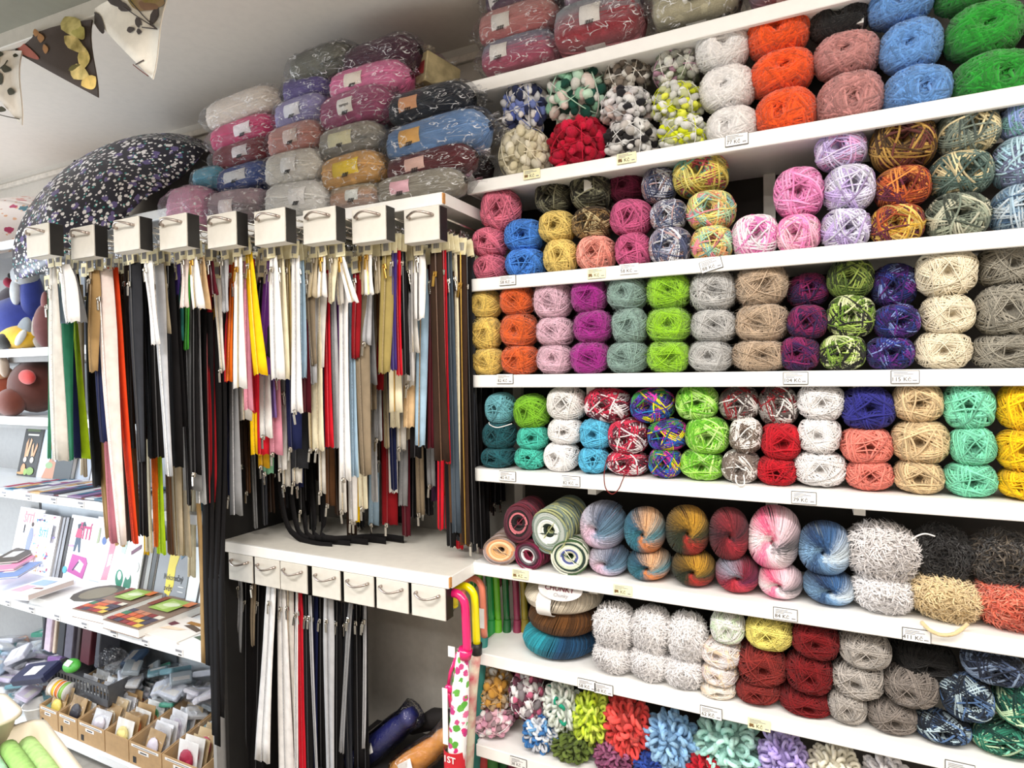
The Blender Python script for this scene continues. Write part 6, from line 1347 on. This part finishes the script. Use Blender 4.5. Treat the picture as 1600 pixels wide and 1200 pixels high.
# film-bagged pieces heaped behind and left of the boxes
g = random.Random(77); HC = ['#f4f6fa', '#c8dcf0', '#8cc8cc', '#e4d8f0', '#a878c0', '#48b090', '#f0eef8', '#dce0ec', '#7c8494', '#b8c4cc', '#e4a888', '#5878a0', '#f0f0f4', '#74a8b4', '#d4586c']
HW = ['white', 'pale blue', 'aqua', 'pale lilac', 'violet', 'green', 'off-white', 'silver', 'dark grey', 'grey', 'salmon', 'denim blue', 'clear', 'teal', 'red']
def heap(loc, ci, label, group, s=1.0):
    e = empty('bagged_item', loc, (g.uniform(-.5, .5), g.uniform(-.4, .4), g.uniform(0, 6))); tag(e, label, 'bag', group)
    MB().box(-.039*s, .039*s, -.029*s, .029*s, -.008*s, .010*s, bev=.004).build('contents', pm(HC[ci]), e); MB().box(-.03*s, .03*s, -.02*s, .0*s, .0102*s, .011*s).build('card', PAPER, e)
    obj('film_bag', WRAPS[g.randrange(4)], BAG2, e, scale=(.045*s, .036*s, .02*s)); return e
for k in range(80):
    x = g.uniform(-3.85, -2.95); y = g.uniform(1.42, 1.72); hgt = .05+.11*max(0, 1-abs(x+3.45)/.6)*g.random()+.03*(y-1.42)/.3; ci = g.choice([0, 1, 3, 6, 12, 1, 6, 0, 2, 4, 5, 9, 13, 10])
    heap((x, y, ZB+.02+hgt*g.uniform(.3, 1)), ci, '%s film-bagged pieces heaped at the left of the bottom shelf' % HW[ci], 'heaped bags left, %s' % HW[ci], g.uniform(.9, 1.5))
for k in range(60):
    x = g.uniform(-2.75, -1.95); y = g.uniform(1.60, 1.74); ci = g.choice([0, 6, 7, 8, 9, 12, 9, 7, 0, 5, 11, 13])
    heap((x, y, ZB+.10+g.uniform(0, .13)), ci, '%s film-bagged pieces piled behind the brown cardboard boxes' % HW[ci], 'piled bags behind boxes, %s' % HW[ci], g.uniform(.8, 1.3))
# ribbon spools in a small white basket
A = at(52, 1100, y=1.42)
bk = empty('white_basket', (A.x, 1.45, ZB)); tag(bk, 'small white plastic basket left of the cardboard boxes', 'basket')
b = MB(); n = 16; vs = []; fs = []
for (rr, z_) in ((.045, .0), (.058, .065), (.062, .067), (.062, .062), (.055, .06), (.042, .004)):
    for i in range(n): vs.append((rr*math.cos(2*PI*i/n)*1.0, rr*math.sin(2*PI*i/n)*1.15, z_))
for r_ in range(5):
    for i in range(n): fs.append((r_*n+i, r_*n+(i+1) % n, (r_+1)*n+(i+1) % n, (r_+1)*n+i))
fs.append(tuple(range(n-1, -1, -1))); fs.append(tuple(5*n+i for i in range(n)))
b.add(vs, fs, True).build('basket_body', WHITE, bk)
for i, (dx, c, w) in enumerate([(-.03, '#f4ece0', 'white'), (0, '#f4b820', 'yellow'), (.026, '#e87428', 'orange'), (.052, '#84b048', 'green')]):
    sp = empty('ribbon_spool', (A.x+.10+dx, 1.475, ZB+.135), (0, R(8), R(14))); tag(sp, '%s ribbon spool in the row over the first cardboard box' % w, 'spool')
    vs = []
    MB().tube([(-.011, 0, 0), (.011, 0, 0)], .034, 22).build('ribbon', pm(c), sp); MB().tube([(-.0125, 0, 0), (-.0112, 0, 0)], .037, 22).build('flange', PAPER, sp); MB().tube([(.0112, 0, 0), (.0125, 0, 0)], .037, 22).build('flange', PAPER, sp)
# dark mesh basket with wallets of needles
A = at(152, 1020, y=1.55)
mb = empty('mesh_basket', (A.x-.08, 1.50, ZB+.11)); tag(mb, 'dark grey plastic basket with pierced wall, behind the boxes', 'basket')
DG_ = mat('dark_grey_plastic', '#55565a', .5)
MB().box(-.2, .24, 0, .2, 0, .004).build('base', DG_, mb)
MB().box(-.2, .24, -.004, 0, .0, .03).build('wall', DG_, mb); MB().box(-.2, .24, -.004, 0, .075, .09).build('rim', DG_, mb)
for k in range(19): MB().box(-.2+.0236*k, -.2+.0236*k+.009, -.0035, -.0005, .03, .075).build('slat', DG_, mb)
for x in (-.2, .24): MB().box(x-.004, x, 0, .2, 0, .09).build('end_wall', DG_, mb)
for i, (px_, c, w, wd) in enumerate([(72, '#50525a', 'dark grey', .012), (80, '#d8c4d4', 'pale pink', .05), (90, '#dcc8b4', 'cream', .02), (100, '#383a40', 'charcoal', .05), (112, '#6c6878', 'grey violet', .06), (126, '#3c3034', 'black', .025), (138, '#58202c', 'dark wine red', .07), (156, '#50525c', 'slate', .03)]):
    P = at(px_, 1010, y=1.58); o = MB().box(-wd/2, wd/2, 0, .09, 0, .2, bev=.003).build('needle_wallet', mat('wallet_'+w.replace(' ', '_'), c, .6)); o.location = (P.x, 1.56, ZB+.21); o.rotation_euler = (R(-4), R(5), 0)
    tag(o, '%s flat wallet standing in the row on the bottom shelf, left side' % w, 'wallet')
P = at(112, 1040, y=1.47); o = MB().ell((0, 0, 0), (.05, .02, .03), 16, 8).build('green_disc', mat('disc_green', '#4ca83c', .5), loc=(P.x, 1.47, P.z), rot=(R(-50), 0, 0)); tag(o, 'green oval packet with a clear label on the dark bags', 'packet')
MB().box(-.018, .018, -.022, -.019, -.012, .012).build('clear_label', PAPER, o)
P = at(58, 1052, y=1.45); o = MB().box(-.1, .1, -.05, .05, -.02, .02, bev=.008).build('dark_bag', mat('navy_bag', '#2c3050', .3), loc=P, rot=(R(20), R(-12), R(10))); tag(o, 'navy zip bag with white label among the heaped bags', 'bag'); MB().box(-.03, .04, -.03, .02, .0205, .0215).build('paper_label', PAPER, o)
P = at(175, 1030, y=1.6); e = empty('clear_bag', P); tag(e, 'empty crumpled clear bag standing behind the boxes', 'bag'); obj('film_bag', WRAPS[1], BAG, e, scale=(.07, .04, .05))

# ---------------------------------------------------------------- foreground trays on a table
ct = MB().box(-3.0, -1.35, .3, .93, .445, .475, bev=.004); co_ = ct.build('table_top', WHITE2); 
tb = empty('low_table', (0, 0, 0)); co_.parent = tb; tag(tb, 'low white table in the lower left corner under the trays', 'table')
for x in (-2.95, -1.4):
    for y in (.33, .9): MB().box(x-.02, x+.02, y-.02, y+.02, 0, .4445).build('leg', WHITE2, tb)
TRM = mat('cream_plastic', '#dccfb8', .4, noise=.01)
def tray(cx, cy, z, hx, hy, h, yaw, label):
    e = empty('plastic_tray', (cx, cy, z), (0, 0, yaw)); tag(e, label, 'tray')
    def rr(hx, hy, r_, z_):
        o = []
        for (sx, sy, a0) in ((1, 1, 0), (-1, 1, 90), (-1, -1, 180), (1, -1, 270)):
            for k in range(6): a = R(a0+18*k); o.append((sx*(hx-r_)+r_*math.cos(a), sy*(hy-r_)+r_*math.sin(a), z_))
        return o
    rings = [rr(hx-.02, hy-.02, .03, 0), rr(hx, hy, .04, h-.004), rr(hx+.012, hy+.012, .05, h), rr(hx+.012, hy+.012, .05, h-.01), rr(hx+.009, hy+.009, .048, h-.01), rr(hx+.008, hy+.008, .047, h-.003), rr(hx-.004, hy-.004, .038, h-.006), rr(hx-.023, hy-.023, .03, .004)]
    vs = sum(rings, []); n = 24; fs = []
    for r_ in range(len(rings)-1):
        for i in range(n): fs.append((r_*n+i, r_*n+(i+1) % n, (r_+1)*n+(i+1) % n, (r_+1)*n+i))
    fs.append(tuple(range(n-1, -1, -1))); fs.append(tuple((len(rings)-1)*n+i for i in range(n)))
    MB().add(vs, fs, True).build('tray_body', TRM, e); return e
tray(-1.80, .76, .476, .26, .14, .09, R(-14), 'cream plastic tray holding green and teal felt rolls')
for k, (c, w) in enumerate([('#b4d888', 'light green'), ('#a0cc70', 'leaf green'), ('#b8e0c4', 'pale mint'), ('#8cc4a8', 'mint'), ('#2c5c64', 'dark teal'), ('#1c4850', 'petrol blue')]):
    off = .105-.042*k; q = Matrix.Rotation(R(-14), 3, 'Z'); a = q @ Vector((-.22, off, 0)); b_ = q @ Vector((.235, off, 0))
    o = MB().tube([Vector((-1.80, .76, .523+(.01 if k % 2 else 0)))+a.lerp(b_, t/8)+Vector((0, 0, .012*math.sin(PI*t/8))) for t in range(9)], .021, 12).build('felt_roll', mat('felt_'+w.replace(' ', '_'), c, .95, noise=.08, nscale=60, bump=.6, bscale=400)); tag(o, '%s felt roll lying in the cream tray' % w, 'felt')
tray(-2.12, .86, .476, .10, .07, .13, R(-10), 'small empty cream tray at the lower left frame edge')

# ---------------------------------------------------------------- umbrellas hanging beside the worktop
hk = MB().tube([(-.965, 1.50, .93), (-.965, 1.50, .915), (-.94, 1.50, .905), (-.925, 1.50, .915)], .003, 8).build('hanging_hook', CHROME); tag(hk, 'chrome hook under the worktop end holding umbrella handles', 'hook')
def cane(px, c, Yc, label, body=True, tw=.0105, length=.62, pat=None, dx=.045):
    x1 = at(px, 960, y=Yc).x; zt = .935 - (0 if True else 0)
    e = empty('hanging_umbrella', (x1, Yc, .9)); tag(e, label, 'umbrella')
    n = 12; pts = [(-dx*2, 0, -.035)]+[(-dx-dx*math.cos(PI*i/n), 0, .0+dx*1.0*math.sin(PI*i/n)-.01) for i in range(n+1)]+[(.001*i, 0, -.03*i) for i in range(1, 6)]
    MB().tube(pts, tw, 12).build('handle', mat('handle_'+c.lstrip('#'), c, .18, coat=.5, noise=.0), e)
    MB().ell((-dx*2, 0, -.036), (tw, tw, tw), 12, 8).build('handle_tip', mat('handle_'+c.lstrip('#'), c, .18, coat=.5, noise=0), e)
    return e
e = cane(727, '#e01c6c', 1.47, 'pink-handled child umbrella with fruit print and red label, hanging', tw=.0125, dx=.034)
nb = NB(); PTS = []; nseg = 30; nc = 20; V = []; UV = []
for i in range(nseg+1):
    t = i/nseg; zz = -.135-.60*t; rad = .017+.013*math.sin(min(1, t*3)*PI/2)-.004*t; cx = -.012-.045*t
    for k in range(nc+1):
        a = 2*PI*k/nc; r_ = rad*(1+.10*math.cos(4*a+t*3)); V.append((cx+r_*math.cos(a), r_*math.sin(a), zz)); UV.append((k/nc*.18, t*.6))
W_ = nc+1; Q = [(i*W_+k, i*W_+k+1, (i+1)*W_+k+1, (i+1)*W_+k) for i in range(nseg) for k in range(nc)]
FR = floral('fruit_print', '#f4f0f0', 0, 0, 0, 0, [(44, .47, ['#c0387c', '#58a83c', '#c84884', '#e0709c', '#68b048'], .95, 0, .7), (38, .27, ['#f0d838', '#2c2c2c', '#d8307c', '#58a030'], .4, 0, 2.7)])
obj('folded_canopy', np_mesh('folded_canopy', V, Q, UV), FR, e)
MB().tube([(.0, 0, -.13), (-.006, 0, -.155)], .020, 14).build('collar', mat('handle_e01c6c', '#e01c6c', .2), e)
lb = MB(); vs = []; n = 10
for i in range(n+1):
    a = R(190+160*i/n); 
    for z_ in (-.42, -.50): vs.append((-.039+.0345*math.cos(a), .0345*math.sin(a), z_))
lb.add(vs, [(2*i, 2*i+1, 2*i+3, 2*i+2) for i in range(n)], True); rl = lb.build('red_label', pm('#c81c2c'), e)
for s_, z_, h_ in (('1ST', -.438, .026), ('BUSTIER', -.466, .010), ('OMBRELLA', -.482, .012)):
    obj('lettering', text_mesh(s_ if s_ != 'BUSTIER' else 'LA', 1, .02), PAPER, rl, loc=(-.039, -.0362, z_), rot=(R(90), 0, 0), scale=(h_,)*3)
MB().box(-.062, -.045, -.031, -.0295, -.40, -.24).build('paper_label', PAPER, e)
MB().tube([(-.02, -.01, -.14), (-.045, -.012, -.2), (-.052, -.012, -.235)], .005, 8).build('strap', mat('handle_e01c6c', '#e01c6c', .2), e); MB().ell((-.052, -.012, -.25), (.013, .008, .013), 12, 8).build('whistle', mat('handle_e01c6c', '#e01c6c', .2), e); MB().tube([(-.052, -.012, -.26), (-.046, -.012, -.30)], .005, 8).build('whistle_tail', mat('handle_e01c6c', '#e01c6c', .2), e)
MB().box(-.05, -.028, -.015, -.013, -.155, -.125).build('hang_tag', PAPER, e)
e = cane(742, '#f4e400', 1.53, 'yellow-handled child umbrella behind the pink one', tw=.0115, dx=.034)
MB().tube([(.005, 0, -.15), (-.02, 0, -.3), (-.05, 0, -.72)], [.014, .02, .018], 12).build('folded_canopy', mat('yellow_canopy', '#e8e0c8', .6, noise=.2, nscale=20, tint='#c84058'), e); MB().tube([(.005, 0, -.138), (.004, 0, -.17)], .016, 10).build('collar', BLACK, e)
e = cane(754, '#e88468', 1.60, 'salmon-handled umbrella behind the yellow one', tw=.0105, dx=.034)
MB().tube([(.005, 0, -.15), (-.02, 0, -.3), (-.05, 0, -.72)], [.012, .02, .018], 12).build('folded_canopy', mat('teal_canopy', '#2c7c74', .6), e); MB().box(-.008, .012, -.0125, -.0115, -.12, -.06).build('paper_label', PAPER, e)
for k, (px_, c, w) in enumerate([(766, '#1c8c3c', 'green'), (776, '#68b820', 'lime green'), (790, '#14602c', 'dark green'), (806, '#8c2c4c', 'wine red'), (818, '#98882c', 'mustard')]):
    e = cane(px_, c, 1.70+.012*k, '%s umbrella handle in the shade under the shelf' % w, tw=.011, dx=.03)
    MB().tube([(.005, 0, -.14), (-.0, 0, -.3), (-.02, 0, -.62)], [.012, .018, .016], 10).build('folded_canopy', mat('canopy_'+w.replace(' ', '_'), c, .6), e)
for k, (px_, c, w) in enumerate([(752, '#c03c3c', 'red'), (762, '#3c7c34', 'dark green'), (745, '#d8c83c', 'yellow')]):
    P = at(px_, 1150, y=1.66); o = MB().tube([(P.x+.01, 1.66+.02*k, .62), (P.x-.0, 1.66+.02*k, .3), (P.x-.03, 1.66+.02*k, .02)], [.012, .022, .014], 10).build('closed_umbrella', mat('closed_'+w.replace(' ', '_'), c, .6)); tag(o, '%s closed umbrella standing behind the pink child umbrella' % w, 'umbrella')
# film-sleeved umbrellas on a low bench under the worktop
bn = empty('low_bench', (0, 0, 0)); tag(bn, 'dark low bench on the floor under the worktop', 'bench')
MB().box(-1.50, -.93, 1.50, YB-.03, .20, .225).build('bench_top', mat('dark_bench', '#2c2a2a', .6), bn)
for x in (-1.47, -.96):
    for y in (1.53, YB-.06): MB().box(x-.015, x+.015, y-.015, y+.015, 0, .1995).build('leg', BLACK, bn)
def sleeved(p0, p1, p2, c, label):
    P = [Vector(p) for p in (p0, p1, p2)]; e = empty('sleeved_umbrella', P[0]); tag(e, label, 'umbrella')
    Q_ = [P[0].lerp(P[1], t)-P[0] for t in (0, .05, .5, 1)]+[P[1].lerp(P[2], t)-P[0] for t in (.3, .6, 1)]
    MB().tube(Q_, [.02, .036, .038, .034, .028, .03, .02], 14).build('folded_canopy', mat('sleeve_'+c.lstrip('#'), c, .7, noise=.06), e)
    q_ = MB().tube(Q_, [.03, .046, .05, .046, .042, .044, .05], 10).build('film_sleeve', film('sleeve_film', .03), e)
    mid = (P[0].lerp(P[1], .5)-P[0]); MB().box(-.03, .03, -.001, .001, -.015, .015).build('paper_label', PAPER, e, loc=mid+Vector((0, -.042, .01)), rot=(R(-20), R(-35), 0))
sleeved(at(548, 1198, y=1.6), at(622, 1135, y=1.64), at(648, 1112, y=1.66), '#1c2470', 'navy folded umbrella in a clear sleeve under the worktop')
sleeved(at(618, 1210, y=1.56), at(672, 1172, y=1.60), at(706, 1142, y=1.64), '#d8902c', 'orange folded umbrella in a clear sleeve under the worktop')
P = at(675, 1150, y=1.72); o = MB().tube([(P.x-.1, 1.74, .30), (P.x, 1.74, .36), (P.x+.1, 1.74, .40)], [.02, .035, .012], 12).build('folded_umbrella', mat('black_cloth', '#1c1818', .8)); tag(o, 'black folded umbrella behind the orange one', 'umbrella')
